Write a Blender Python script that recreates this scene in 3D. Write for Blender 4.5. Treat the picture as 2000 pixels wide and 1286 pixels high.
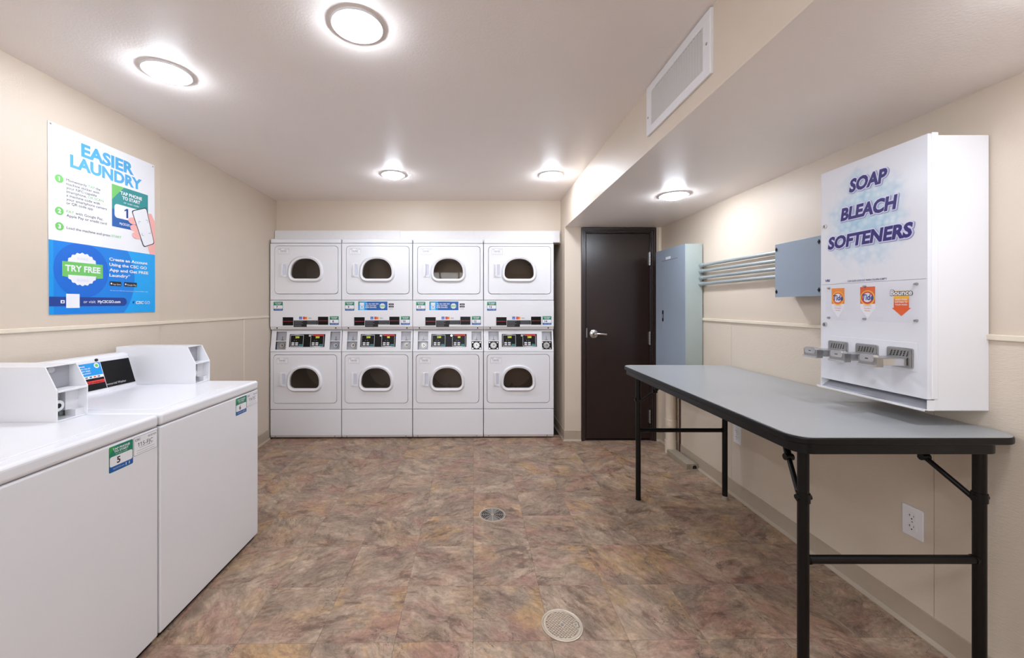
import bpy, math, random
from math import sin, cos, pi, radians, sqrt
from mathutils import Vector, Matrix
from mathutils.geometry import tessellate_polygon

random.seed(7)
SC = bpy.context.scene
COL = SC.collection
for o in list(bpy.data.objects):
    bpy.data.objects.remove(o)

# ------------------------------------------------------------------ camera, world, exposure
cd = bpy.data.cameras.new('camera')
cam = bpy.data.objects.new('camera', cd)
COL.objects.link(cam)
cam.location = (0, 0, 1.311)
cam.rotation_euler = (pi / 2, 0, 0)
cd.sensor_width = 36.0
cd.lens = 768 / 2000 * 36.0
cd.shift_x = 0.0325
cd.shift_y = -0.023
cd.clip_start = 0.02
SC.camera = cam

w = bpy.data.worlds.new('world')
SC.world = w
w.use_nodes = True
w.node_tree.nodes['Background'].inputs[0].default_value = (0.93, 0.97, 1.0, 1)
w.node_tree.nodes['Background'].inputs[1].default_value = 4.6      # added daylight fill, let in by the unseen window behind the viewpoint

SC.view_settings.view_transform = 'Standard'
SC.view_settings.look = 'None'
SC.view_settings.gamma = 1.0
SC.view_settings.use_curve_mapping = False
SC.view_settings.exposure = 0.50
LAMP = 112.0                     # radiance of the ceiling light diffusers

# ------------------------------------------------------------------ materials
def lin(c):
    c = c / 255.0
    return c / 12.92 if c <= 0.04045 else ((c + 0.055) / 1.055) ** 2.4

def rgb(r, g, b):
    return (lin(r), lin(g), lin(b), 1.0)

MATS = {}

def mat(name, col, rough=0.5, metal=0.0, var=0.04, scale=30.0, bump=0.0, bscale=(200, 200, 200), spec=0.5, coat=0.0, emit=0.0):
    if name in MATS:
        return MATS[name]
    m = bpy.data.materials.new(name)
    m.use_nodes = True
    nt = m.node_tree
    b = nt.nodes['Principled BSDF']
    b.inputs['Roughness'].default_value = rough
    b.inputs['Metallic'].default_value = metal
    b.inputs['Specular IOR Level'].default_value = spec
    b.inputs['Coat Weight'].default_value = coat
    base = rgb(*col)
    tc = nt.nodes.new('ShaderNodeTexCoord')
    n = nt.nodes.new('ShaderNodeTexNoise')
    n.inputs['Scale'].default_value = scale
    n.inputs['Detail'].default_value = 3
    nt.links.new(tc.outputs['Object'], n.inputs['Vector'])
    mx = nt.nodes.new('ShaderNodeMix')
    mx.data_type = 'RGBA'
    mx.inputs[6].default_value = tuple(c * (1 - var) for c in base[:3]) + (1,)
    mx.inputs[7].default_value = tuple(min(1, c * (1 + var)) for c in base[:3]) + (1,)
    nt.links.new(n.outputs['Fac'], mx.inputs[0])
    nt.links.new(mx.outputs[2], b.inputs['Base Color'])
    if emit:
        b.inputs['Emission Color'].default_value = base
        b.inputs['Emission Strength'].default_value = emit
    if bump:
        mp = nt.nodes.new('ShaderNodeMapping')
        mp.inputs['Scale'].default_value = bscale
        nt.links.new(tc.outputs['Object'], mp.inputs['Vector'])
        n2 = nt.nodes.new('ShaderNodeTexNoise')
        n2.inputs['Scale'].default_value = 1.0
        n2.inputs['Detail'].default_value = 2
        nt.links.new(mp.outputs[0], n2.inputs['Vector'])
        bp = nt.nodes.new('ShaderNodeBump')
        bp.inputs['Strength'].default_value = bump
        bp.inputs['Distance'].default_value = 0.002
        nt.links.new(n2.outputs['Fac'], bp.inputs['Height'])
        nt.links.new(bp.outputs[0], b.inputs['Normal'])
    MATS[name] = m
    return m

def mat_glass(name, tint, edge=0.5, base=0.05):
    m = bpy.data.materials.new(name)
    m.use_nodes = True
    nt = m.node_tree
    nt.nodes.clear()
    out = nt.nodes.new('ShaderNodeOutputMaterial')
    tr = nt.nodes.new('ShaderNodeBsdfTransparent')
    tr.inputs[0].default_value = tint
    gl = nt.nodes.new('ShaderNodeBsdfGlossy')
    gl.inputs['Roughness'].default_value = 0.03
    lw = nt.nodes.new('ShaderNodeLayerWeight')
    lw.inputs['Blend'].default_value = 0.5
    pw = nt.nodes.new('ShaderNodeMath'); pw.operation = 'POWER'; pw.inputs[1].default_value = 4.0
    nt.links.new(lw.outputs['Facing'], pw.inputs[0])
    ma = nt.nodes.new('ShaderNodeMath'); ma.operation = 'MULTIPLY_ADD'
    ma.inputs[1].default_value = edge; ma.inputs[2].default_value = base
    nt.links.new(pw.outputs[0], ma.inputs[0])
    mx = nt.nodes.new('ShaderNodeMixShader')
    nt.links.new(ma.outputs[0], mx.inputs[0])
    nt.links.new(tr.outputs[0], mx.inputs[1])
    nt.links.new(gl.outputs[0], mx.inputs[2])
    nt.links.new(mx.outputs[0], out.inputs[0])
    MATS[name] = m
    return m

def mat_slate(name):
    m = bpy.data.materials.new(name)
    m.use_nodes = True
    nt = m.node_tree
    N = nt.nodes.new
    L = nt.links.new
    b = nt.nodes['Principled BSDF']
    b.inputs['Roughness'].default_value = 0.42
    b.inputs['Specular IOR Level'].default_value = 0.35
    tc = N('ShaderNodeTexCoord')
    oi = N('ShaderNodeObjectInfo')
    def math(op, a, c=None, d=None):
        n = N('ShaderNodeMath'); n.operation = op
        for k, v in enumerate((a, c, d)):
            if v is None: continue
            if isinstance(v, (int, float)): n.inputs[k].default_value = v
            else: L(v, n.inputs[k])
        return n.outputs[0]
    rnd = oi.outputs['Random']
    rnd2 = math('FRACT', math('MULTIPLY', rnd, 37.7))
    rnd3 = math('FRACT', math('MULTIPLY', rnd, 91.3))
    # every tile is its own print: shift and turn the pattern by the tile's own random number
    vr = N('ShaderNodeVectorRotate'); vr.rotation_type = 'Z_AXIS'
    L(tc.outputs['Object'], vr.inputs['Vector']); L(math('MULTIPLY_ADD', rnd, 1.9, -0.75), vr.inputs['Angle'])
    cx = N('ShaderNodeCombineXYZ')
    sh = math('MULTIPLY', rnd, 57.0)
    for k in range(3): L(sh, cx.inputs[k])
    add = N('ShaderNodeVectorMath'); add.operation = 'ADD'
    L(vr.outputs[0], add.inputs[0]); L(cx.outputs[0], add.inputs[1])
    # gentle warp so the cleavage grain wanders
    wn = N('ShaderNodeTexNoise'); wn.inputs['Scale'].default_value = 7.0; wn.inputs['Detail'].default_value = 3
    L(add.outputs[0], wn.inputs['Vector'])
    ws = N('ShaderNodeVectorMath'); ws.operation = 'SCALE'; ws.inputs['Scale'].default_value = 0.085
    L(wn.outputs['Color'], ws.inputs[0])
    wp = N('ShaderNodeVectorMath'); wp.operation = 'ADD'
    L(add.outputs[0], wp.inputs[0]); L(ws.outputs[0], wp.inputs[1])

    def noise(sx, sy, det, rough, off):
        v = N('ShaderNodeMapping'); v.inputs['Location'].default_value = (off, off * 1.7, off); v.inputs['Scale'].default_value = (sx, sy, 1)
        L(wp.outputs[0], v.inputs['Vector'])
        n = N('ShaderNodeTexNoise')
        n.inputs['Scale'].default_value = 1.0
        n.inputs['Detail'].default_value = det
        n.inputs['Roughness'].default_value = rough
        L(v.outputs[0], n.inputs['Vector'])
        return n.outputs['Fac']
    def ramp(x, lo, hi, o0=0.0, o1=1.0):
        mr = N('ShaderNodeMapRange'); mr.interpolation_type = 'SMOOTHSTEP'
        mr.inputs['From Min'].default_value = lo; mr.inputs['From Max'].default_value = hi
        mr.inputs['To Min'].default_value = o0; mr.inputs['To Max'].default_value = o1
        L(x, mr.inputs['Value'])
        return mr.outputs[0]
    def mixc(f, a, c):
        mx = N('ShaderNodeMix'); mx.data_type = 'RGBA'
        L(f, mx.inputs[0])
        for k, v in ((6, a), (7, c)):
            if isinstance(v, tuple): mx.inputs[k].default_value = rgb(*v)
            else: L(v, mx.inputs[k])
        return mx.outputs[2]
    c = mixc(ramp(noise(4.5, 7, 9, .68, 3), .36, .64), (158, 136, 118), (198, 172, 148))
    c = mixc(math('MULTIPLY', ramp(noise(3.6, 5, 8, .66, 11), .47, .62), math('MULTIPLY_ADD', rnd2, .7, .2)), c, (200, 160, 112))
    c = mixc(math('MULTIPLY', ramp(noise(4, 6, 8, .66, 23), .46, .62), math('MULTIPLY_ADD', rnd3, .5, .3)), c, (176, 131, 116))
    c = mixc(math('MULTIPLY', ramp(noise(3.5, 6, 8, .68, 37), .52, .66), .6), c, (142, 128, 114))
    c = mixc(math('MULTIPLY', ramp(noise(6, 11, 9, .72, 51), .51, .65), .75), c, (116, 88, 74))
    # streaky value grain
    g = noise(15, 34, 10, .78, 67)
    gv = ramp(g, .30, .70, .66, 1.26)
    g2 = noise(60, 60, 5, .7, 83)
    gv2 = ramp(g2, .3, .7, .86, 1.12)
    hs = N('ShaderNodeHueSaturation')
    L(math('MULTIPLY', math('MULTIPLY', gv, gv2), SLATE_VALUE), hs.inputs['Value'])
    hs.inputs['Saturation'].default_value = 1.0
    L(c, hs.inputs['Color'])
    # thin dark cleavage lines, only here and there
    n5 = noise(7, 15, 5, .6, 71)
    ln = ramp(math('ABSOLUTE', math('SUBTRACT', n5, .5)), 0.0, .009, .85, 0.0)
    ln = math('MULTIPLY', ln, ramp(noise(5, 5, 2, .5, 91), .50, .60))
    c = mixc(ln, hs.outputs[0], (62, 50, 46))
    L(c, b.inputs['Base Color'])
    bp = N('ShaderNodeBump'); bp.inputs['Strength'].default_value = 0.35; bp.inputs['Distance'].default_value = 0.003
    L(g, bp.inputs['Height']); L(bp.outputs[0], b.inputs['Normal'])
    MATS[name] = m
    return m

SLATE_VALUE = 0.79

def mat_bubbles(name):
    """printed cloud of pale blue soap bubbles fading to the white panel"""
    m = bpy.data.materials.new(name)
    m.use_nodes = True
    nt = m.node_tree
    N = nt.nodes.new; L = nt.links.new
    b = nt.nodes['Principled BSDF']
    b.inputs['Roughness'].default_value = 0.22
    tc = N('ShaderNodeTexCoord')
    uvx = N('ShaderNodeAttribute'); uvx.attribute_name = 'print_uv'
    vo = N('ShaderNodeTexVoronoi'); vo.inputs['Scale'].default_value = 42.0
    L(tc.outputs['Object'], vo.inputs['Vector'])
    r = N('ShaderNodeValToRGB')
    r.color_ramp.elements[0].position = 0.0; r.color_ramp.elements[0].color = rgb(236, 242, 246)
    r.color_ramp.elements[1].position = 0.75; r.color_ramp.elements[1].color = rgb(146, 188, 216)
    L(vo.outputs['Distance'], r.inputs[0])
    n = N('ShaderNodeTexNoise'); n.inputs['Scale'].default_value = 14.0; n.inputs['Detail'].default_value = 4
    L(tc.outputs['Object'], n.inputs['Vector'])
    mx = N('ShaderNodeMix'); mx.data_type = 'RGBA'
    L(n.outputs['Fac'], mx.inputs[0]); L(r.outputs[0], mx.inputs[6]); mx.inputs[7].default_value = rgb(198, 220, 234)
    # radial fade with ragged edge
    sep = N('ShaderNodeVectorMath'); sep.operation = 'LENGTH'
    L(uvx.outputs['Vector'], sep.inputs[0])
    ad = N('ShaderNodeMath'); ad.operation = 'MULTIPLY_ADD'; ad.inputs[1].default_value = 0.9; 
    L(n.outputs['Fac'], ad.inputs[0]); L(sep.outputs['Value'], ad.inputs[2])
    mr = N('ShaderNodeMapRange'); mr.inputs['From Min'].default_value = 0.85; mr.inputs['From Max'].default_value = 1.5
    L(ad.outputs[0], mr.inputs['Value'])
    mx2 = N('ShaderNodeMix'); mx2.data_type = 'RGBA'
    L(mr.outputs[0], mx2.inputs[0]); L(mx.outputs[2], mx2.inputs[6]); mx2.inputs[7].default_value = rgb(226, 226, 232)
    L(mx2.outputs[2], b.inputs['Base Color'])
    MATS[name] = m
    return m

M_wall = mat('beige_paint', (212, 197, 180), 0.5, var=0.02, scale=6, bump=0.25, bscale=(160, 160, 160))
M_wains = mat('beige_wall_covering', (215, 201, 184), 0.5, var=0.02, scale=6, bump=0.5, bscale=(60, 60, 420))
M_rail = mat('beige_rail_paint', (228, 216, 196), 0.4)
M_ceil = mat('ceiling_paint', (246, 238, 233), 0.42, var=0.015, scale=4, bump=0.3, bscale=(120, 120, 120))
M_base = mat('taupe_rubber', (176, 161, 143), 0.45)
M_white = mat('white_enamel', (233, 233, 237), 0.25, var=0.01, scale=4)
M_white2 = mat('white_plastic', (236, 236, 240), 0.32, var=0.01)
M_wtrim = mat('white_board', (226, 224, 224), 0.45)
M_paper = mat('paper_white', (238, 238, 242), 0.4, var=0.01)
M_black = mat('black_plastic', (11, 11, 13), 0.3, spec=0.22)
M_blackp = mat('black_powder_coat', (9, 8, 8), 0.38, var=0.15, scale=80, spec=0.3)
M_dark = mat('dark_void', (14, 12, 12), 0.8)
M_slot = mat('slot_black', (10, 10, 10), 0.6)
M_brown = mat('dark_brown_paint', (40, 27, 24), 0.3, var=0.06, scale=5, bump=0.1, bscale=(60, 60, 60))
M_brown2 = mat('dark_brown_frame_paint', (48, 36, 34), 0.3, var=0.05)
M_chrome = mat('chrome', (215, 215, 215), 0.18, 1.0, var=0.05, scale=60)
M_steel = mat('brushed_steel', (176, 176, 176), 0.3, 1.0, var=0.1, scale=90)
M_galv = mat('galvanised_steel', (186, 194, 196), 0.42, 0.7, var=0.1, scale=40)
M_grey = mat('grey_enamel', (146, 158, 172), 0.4, var=0.03, scale=5)
M_grey2 = mat('pale_green_grey_enamel', (164, 174, 170), 0.45, var=0.05, scale=8)
M_lam = mat('grey_laminate', (162, 164, 166), 0.28, var=0.06, scale=320)
M_edge = mat('black_edge', (10, 9, 10), 0.38, spec=0.3)
M_pvc = mat('beige_pipe_paint', (214, 199, 180), 0.4)
M_race = mat('dusty_raceway', (158, 146, 128), 0.5, var=0.15, scale=40)
M_plate = mat('coin_plate_grey', (178, 179, 186), 0.35, 0.2)
M_drum = mat('drum_zinc', (190, 180, 172), 0.4, 0.3, var=0.08, scale=14)
M_green = mat('print_green', (24, 128, 102), 0.4)
M_lgreen = mat('print_light_green', (112, 196, 98), 0.4)
M_blue = mat('print_blue', (20, 92, 168), 0.4)
M_teal = mat('print_teal', (34, 142, 142), 0.4)
M_navy = mat('print_navy', (18, 58, 140), 0.4)
M_ink = mat('print_black', (24, 24, 28), 0.4)
M_inkg = mat('print_grey', (110, 112, 120), 0.4)
M_purple = mat('print_indigo', (44, 32, 112), 0.3)
M_halo = mat('print_lilac', (214, 214, 238), 0.3)
M_halo2 = mat('print_slate_shadow', (150, 154, 190), 0.3)
M_orange = mat('print_orange', (236, 98, 28), 0.35)
M_yellow = mat('print_yellow', (248, 186, 46), 0.35)
M_red = mat('print_red', (206, 44, 44), 0.4)
M_pbase = mat('poster_blue', (0, 150, 226), 0.35)
M_pmid = mat('poster_mid_blue', (0, 128, 222), 0.35)
M_pdark = mat('poster_deep_blue', (0, 104, 208), 0.35)
M_plite = mat('poster_sky_blue', (0, 164, 240), 0.35)
M_head = mat('poster_heading_blue', (74, 168, 222), 0.35)
M_skin = mat('poster_pink', (242, 178, 170), 0.35)
M_digit = mat('display_digit', (214, 222, 40), 0.4, emit=0.35)
M_button = mat('button_white', (214, 214, 218), 0.4)
M_tub = mat('drain_shadow', (24, 20, 18), 0.7)
M_drain = mat('drain_nickel', (196, 182, 165), 0.35, 0.6, var=0.08, scale=60)
M_drain2 = mat('drain_grey', (150, 144, 136), 0.4, 0.6, var=0.08, scale=60)
M_glassd = mat_glass('dryer_glass', (0.78, 0.74, 0.70, 1), 0.5, 0.028)
M_acryl = mat_glass('clear_acrylic', (0.995, 0.995, 1, 1), 0.3, 0.015)
M_slate = mat_slate('slate_vinyl')
M_grout = mat('joint_brown', (52, 42, 36), 0.7)
M_bub = mat_bubbles('bubble_print')
M_lamp = mat('lamp_diffuser', (255, 255, 255), 0.4, emit=LAMP)
M_lamp.node_tree.nodes['Principled BSDF'].inputs['Emission Color'].default_value = (0.88, 0.95, 1.06, 1)
M_vent = mat('vent_white', (226, 224, 226), 0.4)
M_slat = mat('vent_slat_grey', (196, 193, 190), 0.45)
M_mottle = mat('white_enamel_mottled', (226, 226, 232), 0.22, var=0.015, scale=14)  # even white enamel with very faint mottling
mat('handle_pocket', (212, 213, 226), 0.35)

# ------------------------------------------------------------------ mesh builder
X, Y, Z = Vector((1, 0, 0)), Vector((0, 1, 0)), Vector((0, 0, 1))

class F:
    """a frame on a face: origin, right, up, outward normal"""
    def __init__(s, o, u, v):
        s.o = Vector(o); s.u = Vector(u).normalized(); s.v = Vector(v).normalized(); s.n = s.u.cross(s.v)
    def p(s, a, b, d=0.0):
        return s.o + s.u * a + s.v * b + s.n * d

class MB:
    def __init__(s):
        s.v = []; s.f = []; s.m = []; s.mats = []
    def mi(s, m):
        if m not in s.mats:
            s.mats.append(m)
        return s.mats.index(m)
    def add(s, vs, fs, m):
        k = len(s.v); i = s.mi(m)
        s.v += [Vector(p) for p in vs]
        for f in fs:
            s.f.append(tuple(k + a for a in f)); s.m.append(i)
        return s
    def box(s, x0, x1, y0, y1, z0, z1, m):
        vs = [(x0, y0, z0), (x1, y0, z0), (x1, y1, z0), (x0, y1, z0), (x0, y0, z1), (x1, y0, z1), (x1, y1, z1), (x0, y1, z1)]
        return s.add(vs, [(0, 3, 2, 1), (4, 5, 6, 7), (0, 1, 5, 4), (1, 2, 6, 5), (2, 3, 7, 6), (3, 0, 4, 7)], m)
    def fbox(s, fr, u0, u1, v0, v1, d0, d1, m):
        return s.ext(fr, [(u0, v0), (u1, v0), (u1, v1), (u0, v1)], d0, d1, m)
    def ext(s, fr, pts, d0, d1, m, hole=None, top=None):
        """plate between depths d0 and d1 along the frame's normal, outline pts counter-clockwise, optional hole outline"""
        n = len(pts)
        loops = [pts] + ([hole] if hole else [])
        flat = [p for l in loops for p in l]
        t = len(flat)
        vs = [fr.p(a, b, d0) for a, b in flat] + [fr.p(a, b, d1) for a, b in flat]
        fs = []
        if hole:
            tris = tessellate_polygon([[Vector((a, b, 0)) for a, b in l] for l in loops])
            for tr in tris:
                (ax, ay), (bx, by), (cx, cy) = (flat[i] for i in tr)
                if (bx - ax) * (cy - ay) - (by - ay) * (cx - ax) < 0:
                    tr = (tr[0], tr[2], tr[1])
                fs.append(tuple(i + t for i in tr)); fs.append((tr[2], tr[1], tr[0]))
        else:
            fs.append(tuple(range(t, 2 * t))); fs.append(tuple(reversed(range(t))))
        for i in range(n):
            j = (i + 1) % n
            fs.append((i, j, j + t, i + t))
        if hole:
            h = len(hole)
            for i in range(h):
                j = (i + 1) % h
                fs.append((n + j, n + i, n + i + t, n + j + t))
        return s.add(vs, fs, m)
    def quad(s, fr, u0, u1, v0, v1, d, m):
        return s.poly(fr, [(u0, v0), (u1, v0), (u1, v1), (u0, v1)], d, m)
    def poly(s, fr, pts, d, m):
        return s.add([fr.p(a, b, d) for a, b in pts], [tuple(range(len(pts)))], m)
    def disc(s, fr, cu, cv, r, d, m, n=32, ru=None):
        ru = ru or r
        return s.poly(fr, [(cu + ru * cos(2 * pi * i / n), cv + r * sin(2 * pi * i / n)) for i in range(n)], d, m)
    def puck(s, fr, cu, cv, r, d0, d1, m, n=24, r2=None):
        r2 = r2 or r
        c = [(cos(2 * pi * i / n), sin(2 * pi * i / n)) for i in range(n)]
        vs = [fr.p(cu + a * r, cv + b * r, d0) for a, b in c] + [fr.p(cu + a * r2, cv + b * r2, d1) for a, b in c]
        fs = [tuple(range(n, 2 * n)), tuple(reversed(range(n)))] + [(i, (i + 1) % n, (i + 1) % n + n, i + n) for i in range(n)]
        return s.add(vs, fs, m)
    def lathe(s, fr, cu, cv, prof, m, n=40, close=True):
        """prof: list of (radius, depth) revolved about the frame normal"""
        k = len(prof)
        vs = [fr.p(cu + r * cos(2 * pi * i / n), cv + r * sin(2 * pi * i / n), d) for r, d in prof for i in range(n)]
        fs = []
        for a in range(k - 1):
            for i in range(n):
                j = (i + 1) % n
                fs.append((a * n + i, a * n + j, (a + 1) * n + j, (a + 1) * n + i))
        if close:
            fs.append(tuple((k - 1) * n + i for i in range(n)))
        return s.add(vs, fs, m)
    def tube(s, pts, r, m, n=14, caps=True):
        pts = [Vector(p) for p in pts]
        rings = []
        for i, p in enumerate(pts):
            t = (pts[min(i + 1, len(pts) - 1)] - pts[max(i - 1, 0)]).normalized()
            a = t.cross(Z if abs(t.z) < 0.9 else X).normalized()
            b = t.cross(a)
            rings.append([p + (a * cos(2 * pi * k / n) + b * sin(2 * pi * k / n)) * r for k in range(n)])
        vs = [q for rg in rings for q in rg]
        fs = []
        for i in range(len(pts) - 1):
            for k in range(n):
                l = (k + 1) % n
                fs.append((i * n + k, i * n + l, (i + 1) * n + l, (i + 1) * n + k))
        if caps:
            fs.append(tuple(reversed(range(n)))); fs.append(tuple((len(pts) - 1) * n + k for k in range(n)))
        return s.add(vs, fs, m)
    def text(s, fr, body, u, v, h, d, m, w=None, align='l', bold=0.0, shear=0.0, maxw=None):
        """flat lettering with cap height h; baseline v; width w stretches it to fit"""
        vs, fs, width, cap = glyphs(body, bold)
        if not vs:
            return 0
        sy = h / cap
        sx = sy if w is None else w / width
        if maxw and width * sx > maxw:
            sx = maxw / width
        ww = width * sx
        u0 = u - (ww / 2 if align == 'c' else ww if align == 'r' else 0)
        if (bold >= .02 or '1' in body) and len(body) < 60:
            letters(s, fr, body, u0, v, sx, sy, d, m, bold, bold, shear)
            return ww
        s.add([fr.p(u0 + a * sx + shear * b * sy, v + b * sy, d) for a, b in vs], fs, m)
        return ww
    def build(s, name, parent=None, bevel=0.0, seg=2, smooth=None, loc=None):
        me = mesh_of(s, name, smooth)
        return link(name, me, parent, bevel, seg, loc)

def letters(mb, fr, body, u, v, sx, sy, d, m, off, base, shear=0.0):
    """lettering drawn one glyph at a time so fattened outlines may overlap; off fattens beyond the base weight"""
    x0 = None
    for k, ch in enumerate(body):
        a = advance(body[:k], base) if k else 0.0
        lb = glyph_left(ch, base)
        if x0 is None: x0 = lb
        vs, fs, w0, c0 = glyphs(ch, base)
        if not vs: continue
        uu = u + (a + lb - x0) * sx
        n = 14 if off > base else 1                      # an outline is the glyph repeated around a small circle
        off_ = off - base
        if ch in 'MW' and base > 0:                      # these fatten badly as outlines: repeat the plain glyph instead
            vs, fs, wp_, cp_ = glyphs(ch, 0.0)
            vs = [(p * w0 / (wp_ + 2 * base) + base, q + base) for p, q in vs]
            n = max(n, 10); off_ += base
        for q_ in range(n):
            e = off_ if n > 1 else 0.0
            ex, ey = e * cos(2 * pi * q_ / n) * sy, e * sin(2 * pi * q_ / n) * sy
            dd = d + .00006 * (k % 3) + (.00018 if off > base else 0) + .000008 * q_
            mb.add([fr.p(uu + ex + p * sx + shear * q * sy, v + ey + q * sy, dd) for p, q in vs], fs, m)
            if ch == '1':
                t = w0 * .98
                mb.add([fr.p(uu + ex + p * sx + shear * q * sy, v + ey + q * sy, dd + .000004) for p, q in
                        ((t, c0), (t * .2, c0), (-.17, c0 * .80), (-.17, c0 * .66), (t * .2, c0 * .80), (t, c0 * .8))], [(0, 1, 2, 3, 4, 5)], m)

def mesh_of(s, name, smooth=None):
    me = bpy.data.meshes.new(name)
    me.from_pydata([tuple(p) for p in s.v], [], s.f)
    for m in s.mats:
        me.materials.append(m)
    me.polygons.foreach_set('material_index', s.m)
    if smooth:
        me.shade_smooth()
        me.set_sharp_from_angle(angle=radians(smooth))
    me.update()
    return me

def link(name, me, parent=None, bevel=0.0, seg=2, loc=None):
    o = bpy.data.objects.new(name, me)
    COL.objects.link(o)
    if parent:
        o.parent = parent
    if loc:
        o.location = loc
    if bevel:
        b = o.modifiers.new('edge', 'BEVEL')
        b.width = bevel; b.segments = seg; b.limit_method = 'ANGLE'; b.angle_limit = radians(40)
    return o

_G = {}
def glyphs(body, bold):
    key = (body, bold)
    if key in _G:
        return _G[key]
    def raw(t):
        c = bpy.data.curves.new('lettering', 'FONT')
        c.body = t; c.size = 1.0; c.offset = bold; c.resolution_u = 3; c.fill_mode = 'FRONT'
        o = bpy.data.objects.new('lettering', c)
        COL.objects.link(o)
        me = bpy.data.meshes.new_from_object(o)
        vs = [(p.co.x, p.co.y) for p in me.vertices]
        fs = [tuple(f.vertices) for f in me.polygons]
        bpy.data.objects.remove(o); bpy.data.meshes.remove(me); bpy.data.curves.remove(c)
        return vs, fs
    vs, fs = raw(body)
    hv, _ = raw('H')
    cap = max(p[1] for p in hv) - min(p[1] for p in hv)
    if vs:
        x0 = min(p[0] for p in vs); x1 = max(p[0] for p in vs); y0 = min(p[1] for p in hv)
        vs = [(a - x0, b - y0) for a, b in vs]
        r = (vs, fs, x1 - x0, cap)
    else:
        r = ([], [], 0.0, cap)
    _G[key] = r
    return r

_L = {}
def glyph_left(ch, bold):
    """left bearing of a glyph"""
    if (ch, bold) not in _L:
        c = bpy.data.curves.new('lettering', 'FONT')
        c.body = ch; c.size = 1.0; c.offset = bold; c.resolution_u = 3
        o = bpy.data.objects.new('lettering', c); COL.objects.link(o)
        me = bpy.data.meshes.new_from_object(o)
        _L[(ch, bold)] = min((p.co.x for p in me.vertices), default=0.0)
        bpy.data.objects.remove(o); bpy.data.meshes.remove(me); bpy.data.curves.remove(c)
    return _L[(ch, bold)]

def advance(t, bold=0.0):
    return glyphs('|' + t + '|', bold)[2] - glyphs('||', bold)[2]

def runs(mb, fr, segs, u, v, h, d, w, bold=0.0):
    """one line of lettering in differently coloured runs, fitted to width w"""
    full = ''.join(t for t, _ in segs)
    tot = advance(full, bold)
    k = w / tot
    done = ''
    for t, m in segs:
        a = advance(done, bold) if done else 0
        lead = len(t) - len(t.lstrip())
        lw = advance(done + ' ' * lead, bold) if (done + ' ' * lead) else 0
        tt = t.strip()
        if tt:
            mb.text(fr, tt, u + lw * k, v, h, d, m, w=glyphs(tt, bold)[2] * k, bold=bold)
        done += t

def rrect(u0, v0, u1, v1, r, n=5):
    pts = []
    for cx, cy, a0 in ((u1 - r, v0 + r, -pi / 2), (u1 - r, v1 - r, 0), (u0 + r, v1 - r, pi / 2), (u0 + r, v0 + r, pi)):
        for i in range(n + 1):
            a = a0 + pi / 2 * i / n
            pts.append((cx + r * cos(a), cy + r * sin(a)))
    return pts

def dshape(cu, v0, v1, w, rb, arch, n=10):
    """porthole outline: flat rounded bottom, half-ellipse arch on top"""
    pts = []
    h = w / 2
    for cx, a0 in ((cu + h - rb, -pi / 2),):
        for i in range(6):
            a = a0 + pi / 2 * i / 5
            pts.append((cx + rb * cos(a), v0 + rb + rb * sin(a)))
    for i in range(2 * n + 1):
        a = pi * i / (2 * n)
        e = 0.88
        pts.append((cu + h * abs(cos(a)) ** e * (1 if cos(a) >= 0 else -1), v1 - arch + arch * abs(sin(a)) ** e))
    for i in range(6):
        a = pi + pi / 2 * i / 5
        pts.append((cu - h + rb + rb * cos(a), v0 + rb + rb * sin(a)))
    # flat bottom bulges very slightly
    return pts

def empty(name, loc, rz=0.0):
    o = bpy.data.objects.new(name, None)
    COL.objects.link(o)
    o.location = loc; o.rotation_euler = (0, 0, rz)
    o.empty_display_size = 0.1
    return o

def tag(o, label=None, cat=None, group=None, kind=None):
    if label: o['label'] = label
    if cat: o['category'] = cat
    if group: o['group'] = group
    if kind: o['kind'] = kind
    return o

# ------------------------------------------------------------------ room shell
CE, SO = 2.378, 2.068          # ceiling height, underside of the dropped bulkhead
XL, XR, XS = -1.995, 1.765, 0.832
YB, YD, YF, YC = 4.00, 3.806, -1.7, 4.78

b = MB().box(-2.3, 2.0, YF - 0.1, YC + 0.1, -0.12, -0.003, M_grout)
FLOOR = tag(b.build('floor'), kind='structure')
b = MB().box(-2.3, 2.0, YF - 0.1, YC + 0.1, CE, CE + 0.12, M_ceil)
tag(b.build('ceiling'), kind='structure')
# the bulkhead: its face is wall paint, its underside ceiling paint
b = MB()
b.add([(XS, YF, SO), (XR + .1, YF, SO), (XR + .1, YB + .1, SO), (XS, YB + .1, SO)], [(0, 3, 2, 1)], M_ceil)
b.add([(XS, YF, SO), (XS, YB + .1, SO), (XS, YB + .1, CE + .01), (XS, YF, CE + .01)], [(0, 1, 2, 3)], M_wall)
b.add([(XR + .1, YF, SO), (XR + .1, YB + .1, SO), (XR + .1, YB + .1, CE + .01), (XR + .1, YF, CE + .01)], [(3, 2, 1, 0)], M_wall)
b.add([(XS, YF, SO), (XR + .1, YF, SO), (XR + .1, YF, CE + .01), (XS, YF, CE + .01)], [(0, 1, 2, 3)], M_wall)
b.add([(XS, YB + .1, SO), (XR + .1, YB + .1, SO), (XR + .1, YB + .1, CE + .01), (XS, YB + .1, CE + .01)], [(3, 2, 1, 0)], M_wall)
b.add([(XS, YF, CE + .01), (XR + .1, YF, CE + .01), (XR + .1, YB + .1, CE + .01), (XS, YB + .1, CE + .01)], [(0, 1, 2, 3)], M_wall)
tag(b.build('ceiling_bulkhead'), kind='structure')

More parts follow.
